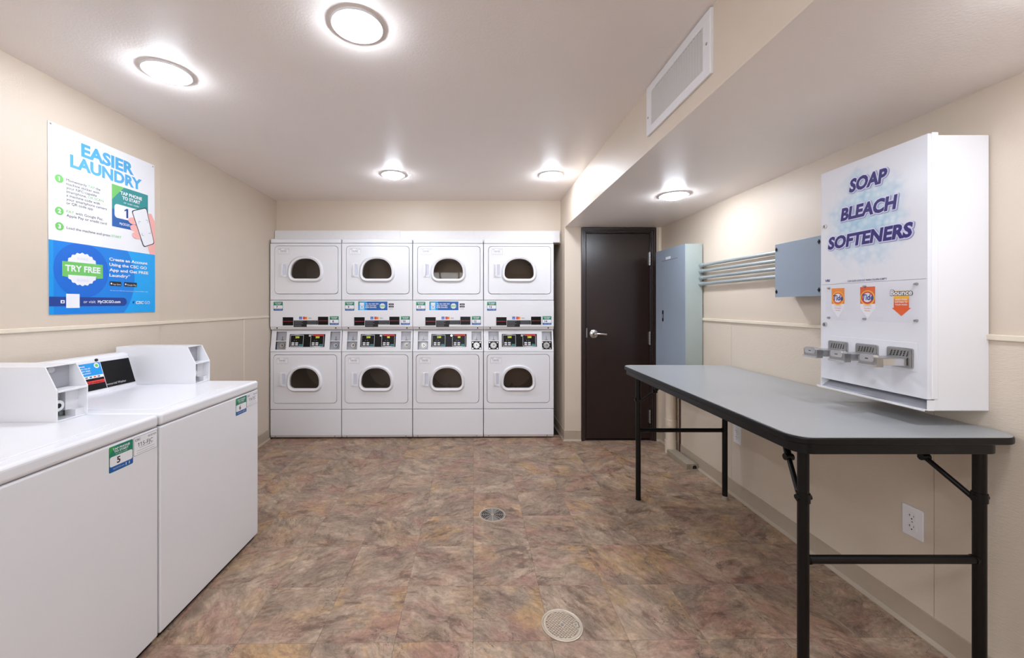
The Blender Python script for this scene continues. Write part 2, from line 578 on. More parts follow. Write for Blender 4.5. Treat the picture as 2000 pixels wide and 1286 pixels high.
JOG = 2.463
XJ0, XJ1 = -2.008, -2.058
def xleft(y):
    return XL if y < JOG else XJ0 + (XJ1 - XJ0) * (y - JOG) / (YB - JOG)
GF = F((0, 0, 0), X, Y)                                     # plan view frame, normal up
b = MB().ext(GF, [(XL, YF), (XL, JOG), (XJ0, JOG), (xleft(YC), YC), (-2.3, YC), (-2.3, YF)], 0, CE, M_wall)
WL = tag(b.build('wall_left'), kind='structure')
RAIL = 1.192
# lower wall covering in sheets, a joint between each
for y0, y1 in ((YF, JOG - .012), (JOG + .002, 3.405), (3.413, 3.83)):
    b = MB().ext(GF, [(xleft(y0) - .002, y0), (xleft(y0) + .004, y0), (xleft(y1) + .004, y1), (xleft(y1) - .002, y1)][::1], 0.0, RAIL, M_wains)
    b.build('wall_panel', WL)
b = MB()
for y0, y1 in ((YF, JOG - .001), (JOG + .001, 3.83)):
    b.ext(GF, [(xleft(y0) - .002, y0), (xleft(y0) + .012, y0), (xleft(y1) + .012, y1), (xleft(y1) - .002, y1)], RAIL, RAIL + .02, M_rail)
tag(b.build('trim_1', bevel=.003), kind='structure')
b = MB()
b.ext(GF, [(xleft(3.41) - .002, 3.403), (xleft(3.41) + .007, 3.403), (xleft(3.41) + .007, 3.415), (xleft(3.41) - .002, 3.415)], 0.1, RAIL, M_rail)
b.build('batten', WL, bevel=.002)

b = MB().box(XR, XR + .12, YF, YC + .05, 0, CE, M_wall)
WR = tag(b.build('wall_right'), kind='structure')
for y0, y1 in ((YF, 0.30), (0.302, 1.52), (1.522, 2.74), (2.742, YD)):
    MB().box(XR - .004, XR + .002, y0, y1, 0, RAIL, M_wains).build('wall_panel', WR)
b = MB().box(XR - .013, XR + .002, YF, YD, RAIL, RAIL + .02, M_rail)
tag(b.build('trim_2', bevel=.003), kind='structure')

b = MB().box(-2.3, XS + .02, YB, YB + .1, 1.945, CE, M_wall)
tag(b.build('wall_back'), kind='structure')
b = MB().box(-2.3, 2.0, YC, YC + .1, 0, CE, M_dark)  # near black colour stands in for the dark inside the chase
tag(b.build('wall_chase'), kind='structure')
# wall that holds the door, with the return beside the dryers
D0, D1, DT = 0.991, 1.715, 2.064
b = MB()
b.box(XS + .09, D0 + .01, YD, YD + .12, 0, SO, M_wall)
b.box(XS, XS + .09, YD, YC, 0, SO, M_wall)
b.box(D1 - .01, XR + .01, YD, YD + .12, 0, SO, M_wall)
tag(b.build('wall_door'), kind='structure')
WX0, WX1, WZ0, WZ1 = -1.25, .55, 1.0, 2.15
b = MB().ext(F((0, YF, 0), -X, Z), [(-2.0, 0), (2.3, 0), (2.3, CE), (-2.0, CE)], -.1, 0, M_wall, hole=[(-WX1, WZ0), (-WX0, WZ0), (-WX0, WZ1), (-WX1, WZ1)])
tag(b.build('wall_front'), kind='structure')
win = tag(empty('fill_window_1', ((WX0 + WX1) / 2, YF - .05, WZ0)), kind='structure')  # window known from a reflection; place, size and daylight added as fill
hw, hh = (WX1 - WX0) / 2, WZ1 - WZ0
fw = F((0, 0, 0), -X, Z)
MB().ext(fw, [(-hw, 0), (hw, 0), (hw, hh), (-hw, hh)], -.03, .03, M_rail, hole=[(-hw + .05, .05), (hw - .05, .05), (hw - .05, hh - .05), (-hw + .05, hh - .05)]).build('window_frame', win)
for k in range(1, 4):
    c = -hw + 2 * hw * k / 4
    MB().fbox(fw, c - .02, c + .02, .05, hh - .05, -.02, .02, M_rail).build('muntin', win)
for k in range(4):
    a = -hw + .05 + (2 * hw - .1) * k / 4; e = a + (2 * hw - .1) / 4
    MB().quad(fw, a, e, .05, hh - .05, 0, M_acryl).build('pane', win)
pl = bpy.data.lights.new('window_portal', 'AREA')
pl.shape = 'RECTANGLE'; pl.size = WX1 - WX0; pl.size_y = WZ1 - WZ0
pl.cycles.is_portal = True
plo = bpy.data.objects.new('window_portal', pl); COL.objects.link(plo)
plo.parent = win; plo.location = (0, -.06, hh / 2); plo.rotation_euler = (pi / 2, 0, 0)

def cove(name, pts):
    """rubber cove base along a polyline in plan, room on the left of the direction of travel"""
    prof = [(0, 0), (.018, 0), (.018, .004), (.008, .018), (.006, .1), (0, .103)]
    b = MB()
    rows = []
    for i, p in enumerate(pts):
        p = Vector((p[0], p[1], 0))
        ns = []
        if i > 0:
            t = (p - Vector((*pts[i - 1], 0))).normalized(); ns.append(Vector((-t.y, t.x, 0)))
        if i < len(pts) - 1:
            t = (Vector((*pts[i + 1], 0)) - p).normalized(); ns.append(Vector((-t.y, t.x, 0)))
        n = sum(ns, Vector()).normalized()
        k = 1 / max(.3, n.dot(ns[0]))
        rows.append([p + n * (a * k) + Z * z for a, z in prof])
    c = len(prof)
    fs = []
    for i in range(len(pts) - 1):
        for j in range(c - 1):
            fs.append((i * c + j, (i + 1) * c + j, (i + 1) * c + j + 1, i * c + j + 1))
    fs.append(tuple(range(c))); fs.append(tuple(reversed(range((len(pts) - 1) * c, len(pts) * c))))
    b.add([q for r in rows for q in r], fs, M_base)
    return tag(b.build(name), kind='structure')
cove('baseboard_left', [(xleft(3.84) + .003, 3.84), (xleft(JOG) + .003, JOG + .01), (XL + .003, YF)])
cove('baseboard_right', [(XR - .003, YF), (XR - .003, YD), (D1 + .002, YD)])
cove('baseboard_back', [(D0 - .002, YD), (XS, YD), (XS, 4.7)])

# floor tiles, 12 inch slate pattern, laid very slightly off square
TS, YAW = 0.3048, 0.012
cu, su = cos(YAW), sin(YAW)
tile_o = Vector((-0.022, 1.5325))
region = (-2.04, XR - .002, -0.62, 4.6)
me_full = mesh_of(MB().box(-TS / 2 + .00045, TS / 2 - .00045, -TS / 2 + .00045, TS / 2 - .00045, -.003, 0, M_slate), 'tile')
def clip(poly):
    x0, x1, y0, y1 = region
    for ax, s, lim in ((0, 1, x0), (0, -1, -x1), (1, 1, y0), (1, -1, -y1)):
        out = []
        for i in range(len(poly)):
            a, c = poly[i], poly[(i + 1) % len(poly)]
            fa, fc = s * a[ax] - lim, s * c[ax] - lim
            if fa >= 0: out.append(a)
            if (fa >= 0) != (fc >= 0):
                t = fa / (fa - fc)
                out.append((a[0] + (c[0] - a[0]) * t, a[1] + (c[1] - a[1]) * t))
        poly = out
        if not poly: return []
    return poly
for i in range(-8, 8):
    for j in range(-9, 12):
        c = Vector((tile_o.x + ((i + .5) * cu - (j + .5) * su) * TS, tile_o.y + ((i + .5) * su + (j + .5) * cu) * TS))
        h = TS / 2 - .00045
        sq = [(c.x + (a * cu - d * su) * h, c.y + (a * su + d * cu) * h) for a, d in ((-1, -1), (1, -1), (1, 1), (-1, 1))]
        if c.y > 3.95 and c.x < XS:                       # under the dryers
            continue
        if c.x > XS and c.y > YD + .3: continue
        q = clip(sq)
        if len(q) < 3: continue
        if max(abs(p[0] - s[0]) + abs(p[1] - s[1]) for p, s in zip(q, sq)) < 1e-6 and len(q) == 4:
            o = link('tile', me_full, FLOOR, loc=(c.x, c.y, 0))
            o.rotation_euler.z = YAW
        else:
            f = F((0, 0, 0), X, Y)
            MB().ext(f, [(p[0] - c.x, p[1] - c.y) for p in q], -.003, 0, M_slate).build('tile', FLOOR, loc=(c.x, c.y, 0))

# white board along the wall above the dryers
b = MB()
b.box(-2.052, -.79, 3.955, 4.0, 1.945, 2.066, M_wtrim)
b.box(-.789, .815, 3.955, 4.0, 1.945, 2.062, M_wtrim)
tag(b.build('trim_3', bevel=.002), kind='structure')
# slim mould in the corner beside the door
tag(MB().box(1.737, 1.764, YD - .012, YD + .001, .1, SO, M_rail).build('trim_4', bevel=.003), kind='structure')

# ------------------------------------------------------------------ door
door = empty('door_1', ((D0 + D1) / 2, YD, 0))
tag(door, kind='structure')
def dpart(mb, name, **k):
    for i in range(len(mb.v)):
        mb.v[i] = mb.v[i] - Vector(door.location)
    return mb.build(name, k.pop('parent', door), **k)
def ushape(i0, i1):
    """three sided frame band between insets i0 (outer) and i1 (inner)"""
    return [(D0 + i0, 0), (D0 + i1, 0), (D0 + i1, DT - i1), (D1 - i1, DT - i1), (D1 - i1, 0), (D1 - i0, 0), (D1 - i0, DT - i0), (D0 + i0, DT - i0)]
b = MB()
ff = F((0, YD, 0), X, Z)
b.ext(ff, ushape(0, .024), -.05, .012, M_brown2)
b.ext(ff, ushape(.024, .04), -.07, .003, M_brown2)
b.ext(ff, ushape(.04, .050), -.09, -.016, M_brown2)
dpart(b, 'door_frame', bevel=.002)
b = MB().box(D0 + .053, D1 - .053, YD + .020, YD + .062, .014, DT - .054, M_brown)
dpart(b, 'door_leaf', bevel=.002)
dpart(MB().box(D0 + .03, D1 - .03, YD + .01, YD + .09, 0, .006, M_brown2), 'threshold')
lf = F((1.120, YD + .020, 1.035), X, Z)
b = MB()
b.lathe(lf, 0, 0, [(.042, -.001), (.042, .006), (.036, .012), (.018, .014), (.016, .04), (.012, .052)], M_chrome)
dpart(b, 'rose', smooth=40)
b = MB()
b.tube([lf.p(-.004, .0, .045), lf.p(.03, .002, .052), lf.p(.075, .0, .052), lf.p(.108, -.003, .048)], .0115, M_chrome)
dpart(b, 'lever', smooth=50)
b = MB().box(D0 + .050, D0 + .060, YD + .0, YD + .02, 1.0, 1.09, M_steel)
dpart(b, 'strike_plate')
for hz in (1.70, 0.93, .17):
    b = MB()
    b.tube([(D1 - .056, YD + .004, hz), (D1 - .056, YD + .004, hz + .128)], .0085, M_steel, n=12)
    for k in range(1, 5):
        b.tube([(D1 - .056, YD + .004, hz + k * .0256 - .0008), (D1 - .056, YD + .004, hz + k * .0256 + .0008)], .0092, M_slot, n=12)
    b.box(D1 - .066, D1 - .046, YD + .008, YD + .022, hz + .004, hz + .124, M_steel)
    dpart(b, 'hinge', smooth=40)

# ------------------------------------------------------------------ ceiling lights
def ceiling_light(x, y, z, label):
    t = tag(empty('ceiling_light', (x, y, z)), label, 'ceiling light', 'round recessed ceiling lights')
    f = F((0, 0, 0), X, -Y)                                   # normal points down
    b = MB()
    b.lathe(f, 0, 0, [(.096, -.004), (.096, .006), (.095, .0075), (.093, .0078), (.084, .005), (.071, .002)], M_white2, n=48, close=False)
    b.build('trim_ring', t, smooth=50)
    b = MB()
    b.lathe(f, 0, 0, [(.071, .001), (.070, .012), (.066, .019), (.055, .0245), (.03, .0275), (.001, .028)], M_lamp, n=48)
    b.build('diffuser', t, smooth=60)
    return t
for x, y, z, l in (
    (-1.423, 1.797, CE, 'round recessed ceiling light nearest the blue and white poster'),
    (-.462, 1.498, CE, 'largest looking round ceiling light, over the open floor nearest the camera'),
    (-.696, 3.20, CE, 'small round ceiling light in front of the dryers, on the poster side'),
    (.589, 3.21, CE, 'round ceiling light in front of the dryers, beside the lowered bulkhead'),
    (1.335, 2.69, SO, 'round recessed light in the underside of the lowered bulkhead near the brown door'),
    (-1.35, -.35, CE, 'added round recessed ceiling light above the washers, unseen behind the viewpoint'),  # put in out of view to brighten the room
    (-.30, -.55, CE, 'added round recessed ceiling light in the middle of the room, unseen behind the viewpoint'),  # unseen lamp added for more room brightness
    (1.335, .78, SO, 'round recessed light under the bulkhead above the near end of the table')):
    ceiling_light(x, y, z, l)

# ------------------------------------------------------------------ air vent on the bulkhead
vt = tag(empty('air_vent', (XS, 1.393, 2.135)), 'white metal air grille with upright slats high on the bulkhead face', 'vent')
f = F((0, .533, 0), -Y, Z)             # outward normal is -X, u runs towards the camera
W, H = .533, .236
b = MB().ext(f, [(0, 0), (W, 0), (W, H), (0, H)], -.004, .012, M_vent, hole=[(.05, .038), (W - .05, .038), (W - .05, H - .038), (.05, H - .038)])
b.build('frame', vt, bevel=.004)
MB().fbox(f, .045, W - .045, .033, H - .033, -.003, -.001, M_slot).build('backing', vt)
NS = 22
sl = None
for k in range(NS):
    uu = .05 + (W - .1) * (k + .5) / NS
    if sl is None:
        mbs = MB()
        mbs.add([f.p(a, bb, d) - f.p(0, 0, 0) for a, bb, d in ((-.0060, 0, .0085), (-.0045, 0, .009), (.0060, 0, .0025), (.0045, 0, .002),
                 (-.0060, H - .076, .0085), (-.0045, H - .076, .009), (.0060, H - .076, .0025), (.0045, H - .076, .002))],
                [(0, 1, 2, 3), (7, 6, 5, 4), (0, 4, 5, 1), (1, 5, 6, 2), (2, 6, 7, 3), (3, 7, 4, 0)], M_slat)
        sl = mesh_of(mbs, 'slat')
    link('slat', sl, vt, loc=tuple(f.p(uu, .038, 0)))
for uu, vv in ((.022, H * .36), (W - .022, H * .5)):
    b = MB(); b.puck(f, uu, vv, .006, .011, .0145, M_steel, 12, .004); b.build('screw', vt)

# ------------------------------------------------------------------ stickers and small prints
def sticker(mb, f, u, v, wd, ht, num, fine=True):
    """machine number sticker: green head TAP PHONE TO START, number on white, blue foot"""
    mb.ext(f, rrect(u, v, u + wd, v + ht, wd * .05, 3), 0, .0006, M_green if True else M_blue)
    hd = .40
    mb.quad(f, u, u + wd, v + ht * .02, v + ht * .24, .0008, M_blue)
    mb.poly(f, [(u, v + ht * .99), (u, v + ht * .72), (u + wd * .30, v + ht * .99)], .0008, MATS['print_bright_green'])
    mb.ext(f, rrect(u + wd * .03, v + ht * .215, u + wd * .97, v + ht * .60, wd * .06, 3), .0006, .0010, M_paper)
    mb.text(f, 'TAP PHONE', u + wd * .5, v + ht * .83, ht * .085, .0010, M_paper, w=wd * .72, align='c', bold=.03)
    mb.text(f, 'TO START', u + wd * .5, v + ht * .72, ht * .085, .0010, M_paper, w=wd * .60, align='c', bold=.03)
    if fine:
        mb.text(f, 'or scan code', u + wd * .5, v + ht * .645, ht * .045, .0010, M_paper, w=wd * .48, align='c')
        mb.text(f, 'MyCSCGO.com', u + wd * .16, v + ht * .085, ht * .06, .0010, M_halo, w=wd * .46)
    mb.text(f, num, u + wd * .38, v + ht * .285, ht * .25, .0012, M_ink, align='c', bold=.03, maxw=wd * .34)
    for a in (.68, .82):
        mb.quad(f, u + wd * a, u + wd * (a + .03), v + ht * .06, v + ht * .17, .0010, M_paper)
mat('print_bright_green', (40, 160, 78), 0.4)

def id_label(mb, f, u, v, wd, ht, code, ink=None):
    ink = ink or M_inkg
    mb.ext(f, rrect(u, v, u + wd, v + ht, ht * .06, 3), 0, .0005, ink)
    e = wd * .012
    mb.ext(f, rrect(u + e, v + e, u + wd - e, v + ht - e, ht * .05, 3), .0005, .0007, M_paper)
    mb.text(f, 'CSC', u + wd * .05, v + ht * .77, ht * .13, .0009, ink, w=wd * .22, bold=.03)
    mb.text(f, '833-327-9274', u + wd * .95, v + ht * .78, ht * .09, .0009, ink, w=wd * .36, align='r', bold=.02)
    mb.text(f, code, u + wd * .5, v + ht * .43, ht * .22, .0009, M_ink, w=wd * .60, align='c')
    mb.quad(f, u + wd * .22, u + wd * .78, v + ht * .36, v + ht * .375, .0009, ink)
    mb.quad(f, u + wd * .12, u + wd * .88, v + ht * .22, v + ht * .235, .0009, ink)
    mb.quad(f, u + wd * .12, u + wd * .88, v + ht * .10, v + ht * .115, .0009, ink)

# ------------------------------------------------------------------ stacked dryers
SCL = .005007
def lx(x): return (x - 527.3) * SCL - .348
def lz(y): return 1.311 + (597 - y) * SCL
DW = .345
CACHE = {}
def cached(name, parent, fn, bevel=0.0, seg=2, smooth=None, key=None):
    key = key or name
    if key not in CACHE:
        mb = MB(); fn(mb)
        CACHE[key] = mesh_of(mb, name, smooth)
    return link(name, CACHE[key], parent, bevel, seg)

FD = F((0, 0, 0), X, Z)                                     # the dryer's front plane, normal towards the room
vc = Vector((0, .034, .206))
FC = F((0, 0, .858), X, vc)                                 # sloping console plane
CL = vc.length

def dryer_stack(i, x, y, n_up, n_low, banner, disp, locks, label):
    t = tag(empty('stacked_dryer', (x, y, 0), .0115), label, 'dryer', 'stacked coin dryers along the back wall')
    def cab(mb):
        th = .012
        for s in (-1, 1):
            mb.box(s * DW if s < 0 else DW - th, -DW + th if s < 0 else DW, .036, .68, .02, 1.945, M_white)
        mb.box(-DW, DW, .668, .68, .02, 1.945, M_white)
        mb.box(-DW, DW, .036, .68, .02, .032, M_white)
        mb.box(-DW + .013, DW - .013, .05, .66, 1.05, 1.07, M_white)
        mb.box(-DW + .013, DW - .013, .05, .66, .84, .855, M_white)
    cached('cabinet', t, cab)
    cached('top_panel', t, lambda mb: mb.box(-DW + .003, DW - .003, .003, .68, 1.923, 1.964, M_white), bevel=.006)
    # kick panel with a turned-in lower lip
    def kick(mb):
        prof = [(0, .288), (0, .04), (.012, .014), (.03, .014), (.03, .288)]
        fr = F((-DW, 0, 0), Y, Z)
        mb.ext(fr, prof[::-1][::-1], 0, 2 * DW, M_white)
    k = cached('kick_panel', t, kick, bevel=.004)
    for q, u in enumerate((lx(537.5), lx(653))):
        cached('screw', k, lambda mb: mb.puck(F((u, .0065, .027), X, Z), 0, 0, .006, -.002, .003, M_steel, 10), key=('screw', q))
    for lev, (z0, z1, dy) in enumerate(((.293, .854, 0.0), (1.364, 1.919, lz(507.0) - lz(720.0)))):
        # door outline and window, measured on the lower dryer and shifted for the upper one
        if lev == 0:
            du0, du1, dv0, dv1 = lx(534.7), lx(657.0), lz(788), lz(694)
            cu, gv0, gv1, hv0, hv1, lv = lx(595.2), lz(759), lz(719.3), lz(755.5), lz(728), lz(711)
            hu, lu = lx(546), lx(541.5)
        else:
            du0, du1, dv0, dv1 = lx(537.4), lx(659.5), lz(574), lz(481)
            cu, gv0, gv1, hv0, hv1, lv = lx(597.3), lz(544.7), lz(505.3), lz(541.5), lz(514), lz(497)
            hu, lu = lx(547.5), lx(543.8)
        g = .0035
        def front(mb, z0=z0, z1=z1):
            mb.ext(FD, [(-DW, z0), (DW, z0), (DW, z1), (-DW, z1)], -.034, 0, M_white, hole=rrect(du0 - g, dv0 - g, du1 + g, dv1 + g, .034))
        cached('front_panel', t, front, key=('front', lev), bevel=.003)
        hole = dshape(cu, gv0 - .004, gv1 + .004, .298, .05, .145)
        def doorm(mb):
            mb.ext(FD, rrect(du0, dv0, du1, dv1, .032), -.03, .004, M_white, hole=hole)
        d = cached('door', t, doorm, key=('door', lev), bevel=.003)
        def rim(mb):
            out = dshape(cu, gv0 - .034, gv1 + .028, .345, .075, .16)
            mid = dshape(cu, gv0 - .020, gv1 + .016, .318, .06, .152)
            inn = dshape(cu, gv0, gv1, .288, .046, .14)
            n = len(out)
            lay = [(out, .004), (out, .010), (mid, .024), (inn, .018), (inn, -.02)]
            vs = [FD.p(a, c, dd) for l, dd in lay for a, c in l]
            fs = [(a * n + q, a * n + (q + 1) % n, (a + 1) * n + (q + 1) % n, (a + 1) * n + q) for a in range(4) for q in range(n)]
            mb.add(vs, fs, M_white2)
        cached('door_rim', d, rim, smooth=50, key=('rim', lev))
        cached('door_glass', d, lambda mb: mb.ext(FD, dshape(cu, gv0 - .001, gv1 + .001, .290, .046, .14), -.004, .001, M_glassd), key=('glass', lev))
        def handle(mb):
            u1 = hu + .066
            mb.ext(FD, rrect(hu, hv0, u1, hv1, .006, 3), .004, .009, M_white2, hole=rrect(hu + .024, hv0 + .018, u1 - .006, hv1 - .012, .010, 3))
            vs = [FD.p(hu + .024, hv0 + .018, .0045), FD.p(u1 - .006, hv0 + .018, .0045), FD.p(u1 - .006, hv1 - .012, .0045), FD.p(hu + .024, hv1 - .012, .0045)]
            mb.add(vs, [(0, 1, 2, 3)], MATS['handle_pocket'])
            mb.fbox(FD, hu + .016, hu + .030, hv0 + .012, hv1 - .006, .006, .026, M_white2)
        cached('handle', d, handle, bevel=.003, key=('handle', lev))
        cached('id_label', d, lambda mb: id_label(mb, FD2, lu, lv, .105, .060, '124-FJC'), key=('idl', lev))
        cz = (gv0 + gv1) / 2 + .02
        def drum(mb):
            fr = F((0, 0, 0), X, Z)
            mb.lathe(fr, 0, cz, [(.24, -.04), (.24, -.50), (.22, -.54), (.001, -.55)], M_drum, n=36)
            for a in (.4, 2.5, 4.6):
                c0 = Vector((cos(a), 0, sin(a)))
                tt = Vector((-sin(a), 0, cos(a)))
                p = [Vector((0, 0, cz)) + c0 * r + tt * q for r, q in ((.24, -.04), (.17, 0), (.24, .04))]
                vs = [q + Y * yy for yy in (.06, .5) for q in p]
                mb.add(vs, [(0, 1, 4, 3), (1, 2, 5, 4), (0, 2, 1), (3, 4, 5)], M_drum)
        dm = cached('drum', t, drum, smooth=40, key=('drum', lev))
        dm.rotation_euler = (0, 0, 0)
    # console with two coin recesses and a display
    v0h, v1h = .020, CL - .010
    cs = ((lx(537.3), lx(557.5)), (lx(643), lx(662.5)))
    def cons(mb):
        pts = [(-DW, 0), (DW, 0), (DW, CL), (-DW, CL)]
        # plate in three strips so each recess is an opening
        mb.ext(FC, [(-DW, 0), (0, 0), (0, CL), (-DW, CL)], -.03, 0, M_white, hole=[(cs[0][0], v0h), (cs[0][1], v0h), (cs[0][1], v1h), (cs[0][0], v1h)])
        mb.ext(FC, [(0, 0), (DW, 0), (DW, CL), (0, CL)], -.03, 0, M_white, hole=[(cs[1][0], v0h), (cs[1][1], v0h), (cs[1][1], v1h), (cs[1][0], v1h)])
    c = cached('control_console', t, cons)
    for q, (a, e) in enumerate(cs):
        blk = locks[q]
        def coin(mb, a=a, e=e, blk=blk):
            dp = -.04
            vm = v0h + (v1h - v0h) * .47
            for pts in (((a, v0h, -.001), (a, v1h, -.001), (a, v1h, dp), (a, v0h, dp)), ((e, v0h, -.001), (e, v0h, dp), (e, v1h, dp), (e, v1h, -.001)),
                        ((a, v1h, -.001), (e, v1h, -.001), (e, v1h, dp), (a, v1h, dp)), ((a, v0h, -.001), (a, v0h, dp), (e, v0h, dp), (e, v0h, -.001))):
                mb.add([FC.p(*p) for p in pts], [(0, 1, 2, 3)], M_white)
            mb.quad(FC, a, e, vm, v1h, dp + .012, M_plate)
            mb.quad(FC, a, e, v0h, vm, dp + .006, M_slot if blk else M_plate)
            mb.fbox(FC, a, e, vm - .003, vm + .004, dp, -.001, M_white)
            mm = (a + e) / 2
            mb.fbox(FC, mm - .004, mm + .004, vm + .012, vm + .048, dp + .012, dp + .016, M_steel)
            mb.quad(FC, mm - .0015, mm + .0015, vm + .014, vm + .046, dp + .0165, M_slot)
            mb.fbox(FC, mm - .012, mm + .014, vm + .010, vm + .013, dp + .012, dp + .018, M_slot)
            vl = (v0h + vm) / 2
            n8 = 8 if blk else 20
            mb.puck(FC, mm + (.0 if blk else .006), vl, .032, dp + .006, dp + .016, M_steel, n8)
            mb.puck(FC, mm + (.0 if blk else .006), vl, .024, dp + .016, dp + .026, M_chrome, n8, .02)
            mb.disc(FC, mm + (.0 if blk else .006), vl, .011, dp + .0265, M_slot, 12)
            mb.disc(FC, mm - .001 + (.0 if blk else .006), vl - .001, .006, dp + .0268, M_steel, 12)
            if blk:
                for uu in (a + .012, e - .012):
                    for vv in (v0h + .012, vm - .014):
                        mb.puck(FC, uu, vv, .007, dp + .006, dp + .010, M_chrome, 10)
        cached('coin_slot', c, coin, key=('coin', q, blk), smooth=40)
    def display(mb):
        def cv(y): return (688 - y) / (688 - 646.5) * CL
        u0, u1, v0, v1 = lx(563.5), lx(632.7), cv(678.8), cv(653.8)
        mb.ext(FC, [(u0, v0), (u1, v0), (u1 + .002, v1), (u0 + .002, v1)], 0, .003, M_black)
        wd = u1 - u0; ht = v1 - v0
        for s, val in ((0, disp[0]), (1, disp[1])):
            a = u0 + wd * (.03 if s == 0 else .60); e = a + wd * .37
            for r0, r1 in (((a, v0 + ht * .04), (a + .003, v0 + ht * .94)), ((e - .003, v0 + ht * .04), (e, v0 + ht * .94)), ((a, v0 + ht * .04), (e, v0 + ht * .07)), ((a, v0 + ht * .91), (e, v0 + ht * .94))):
                mb.quad(FC, r0[0], r1[0], r0[1], r1[1], .0034, M_button)
            n = 10
            arc = [(a + (e - a) * k / n, v0 + (ht * .90 if s == 0 else ht * .07)) for k in range(n + 1)]
            bow = [(a + (e - a) * k / n, v0 + (ht * (.91 + .055 * sin(pi * k / n)) if s == 0 else ht * (.06 - .055 * sin(pi * k / n)))) for k in range(n + 1)]
            mb.poly(FC, arc + bow[::-1] if s else arc + bow[::-1], .0036, M_button)
            if s == 1:
                mb.quad(FC, a + (e - a) * .18, e, v0 + ht * .86, v0 + ht * .97, .0038, M_red)
            mb.text(FC, val, a + (e - a) * .52, v0 + ht * .68, ht * .15, .0038, M_digit, align='c', bold=.02)
            mb.disc(FC, a + (e - a) * .3, v0 + ht * .5, .004, .0036, M_inkg, 10)
            mb.disc(FC, a + (e - a) * .46, v0 + ht * .5, .004, .0036, M_inkg, 10)
            for r in range(2):
                for q in range(2):
                    ub = a + (e - a) * (.12 + .28 * q); vb = v0 + ht * (.12 + .14 * r)
                    mb.fbox(FC, ub, ub + (e - a) * .2, vb, vb + ht * .10, .003, .006, M_button)
            mb.fbox(FC, a + (e - a) * .68, a + (e - a) * .94, v0 + ht * .11, v0 + ht * .21, .003, .006, M_teal)
        mb.puck(FC, u0 + wd * .575, v0 + ht * .88, .011, .003, .006, M_chrome, 14)
    cached('display_panel', c, display, key=('disp', disp))
    # upper control panel with a turned-in lower lip
    def upper(mb):
        prof = [(0, 1.360), (0, 1.106), (.016, 1.073), (.034, 1.073), (.034, 1.360)]
        mb.ext(F((-DW - .002, 0, 0), Y, Z), prof, 0, 2 * DW + .004, M_white)
    up = cached('control_panel', t, upper, bevel=.004)
    for q, u in enumerate((lx(540.5), lx(655))):
        cached('screw', up, lambda mb: mb.puck(F((u, .008, 1.09), X, Z), 0, 0, .007, -.003, .003, M_slot, 10), key=('screw_up', q))
    def st1(mb): sticker(mb, F2, lx(534.4), lz(607.2), .090, .087, n_up)
    def st2(mb): sticker(mb, F2, lx(643.6), lz(635.0), .088, .084, n_low)
    cached('number_sticker', up, st1, key=('st', n_up))
    cached('number_sticker', up, st2, key=('st', n_low))
    for q, (a, e, y0, y1) in enumerate(((552.4, 572.7, 636, 620), (621, 640.8, 634.8, 619))):
        def card(mb, a=a, e=e, y0=y0, y1=y1):
            mb.fbox(F2, lx(a), lx(e), lz(y0), lz(y1), 0, .003, M_black)
            vm = (lz(y0) + lz(y1)) / 2
            mb.quad(F2, lx(a) + .002, lx(e) - .002, vm - .004, vm + .004, .0034, MATS['print_dark_red'])
            mb.text(F2, 'Speed Queen', (lx(a) + lx(e)) / 2, vm - .003, .006, .0038, M_red, w=(lx(e) - lx(a)) * .8, align='c', bold=.02)
        cached('brand_plate', up, card, key=('card', q))
    def info(mb):
        a, m_, e = lx(573.5), lx(599), lx(620.5)
        mb.ext(F2, [(a, lz(639)), (m_, lz(639)), (m_, lz(634.2)), (e, lz(634.2)), (e, lz(626.3)), (a, lz(626.3))], 0, .002, MATS['label_charcoal'])
        for k, yy in enumerate((628, 630.2, 632.4)):
            mb.quad(F2, a + .006, (lx(589) if k % 2 else lx(592)), lz(yy + .5), lz(yy - .3), .0024, M_inkg)
            mb.quad(F2, lx(600), e - .008, lz(yy + .5), lz(yy - .3), .0024, M_inkg)
        for yy in (635, 637):
            mb.quad(F2, a + .006, m_ - .05, lz(yy + .4), lz(yy - .4), .0024, M_inkg)
    cached('instruction_label', up, info)
    def cards(mb):
        v0, v1 = lz(624.2), lz(619.0)
        mb.fbox(F2, lx(584), lx(589.8), v0, v1, 0, .0005, MATS['print_card_blue'])
        mb.text(F2, 'AMEX', lx(586.9), v0 + .008, .006, .0008, M_paper, w=.022, align='c', bold=.02)
        mb.fbox(F2, lx(591.6), lx(600), v0, v1, 0, .0005, MATS['print_card_red'])
        mb.quad(F2, lx(595.8), lx(600), v0, v1, .0007, M_yellow)
        mb.disc(F2, lx(594.2), (v0 + v1) / 2, .0095, .0009, M_red, 18)
        mb.disc(F2, lx(597.3), (v0 + v1) / 2, .0095, .0008, M_orange, 18)
        mb.text(F2, 'MasterCard', lx(595.8), (v0 + v1) / 2 - .002, .004, .0011, M_paper, w=.032, align='c')
        mb.text(F2, 'VISA', lx(601.4), v0 + .006, .011, .0006, M_inkg, w=.034, bold=.02, shear=.2)
    cached('card_logos', up, cards)
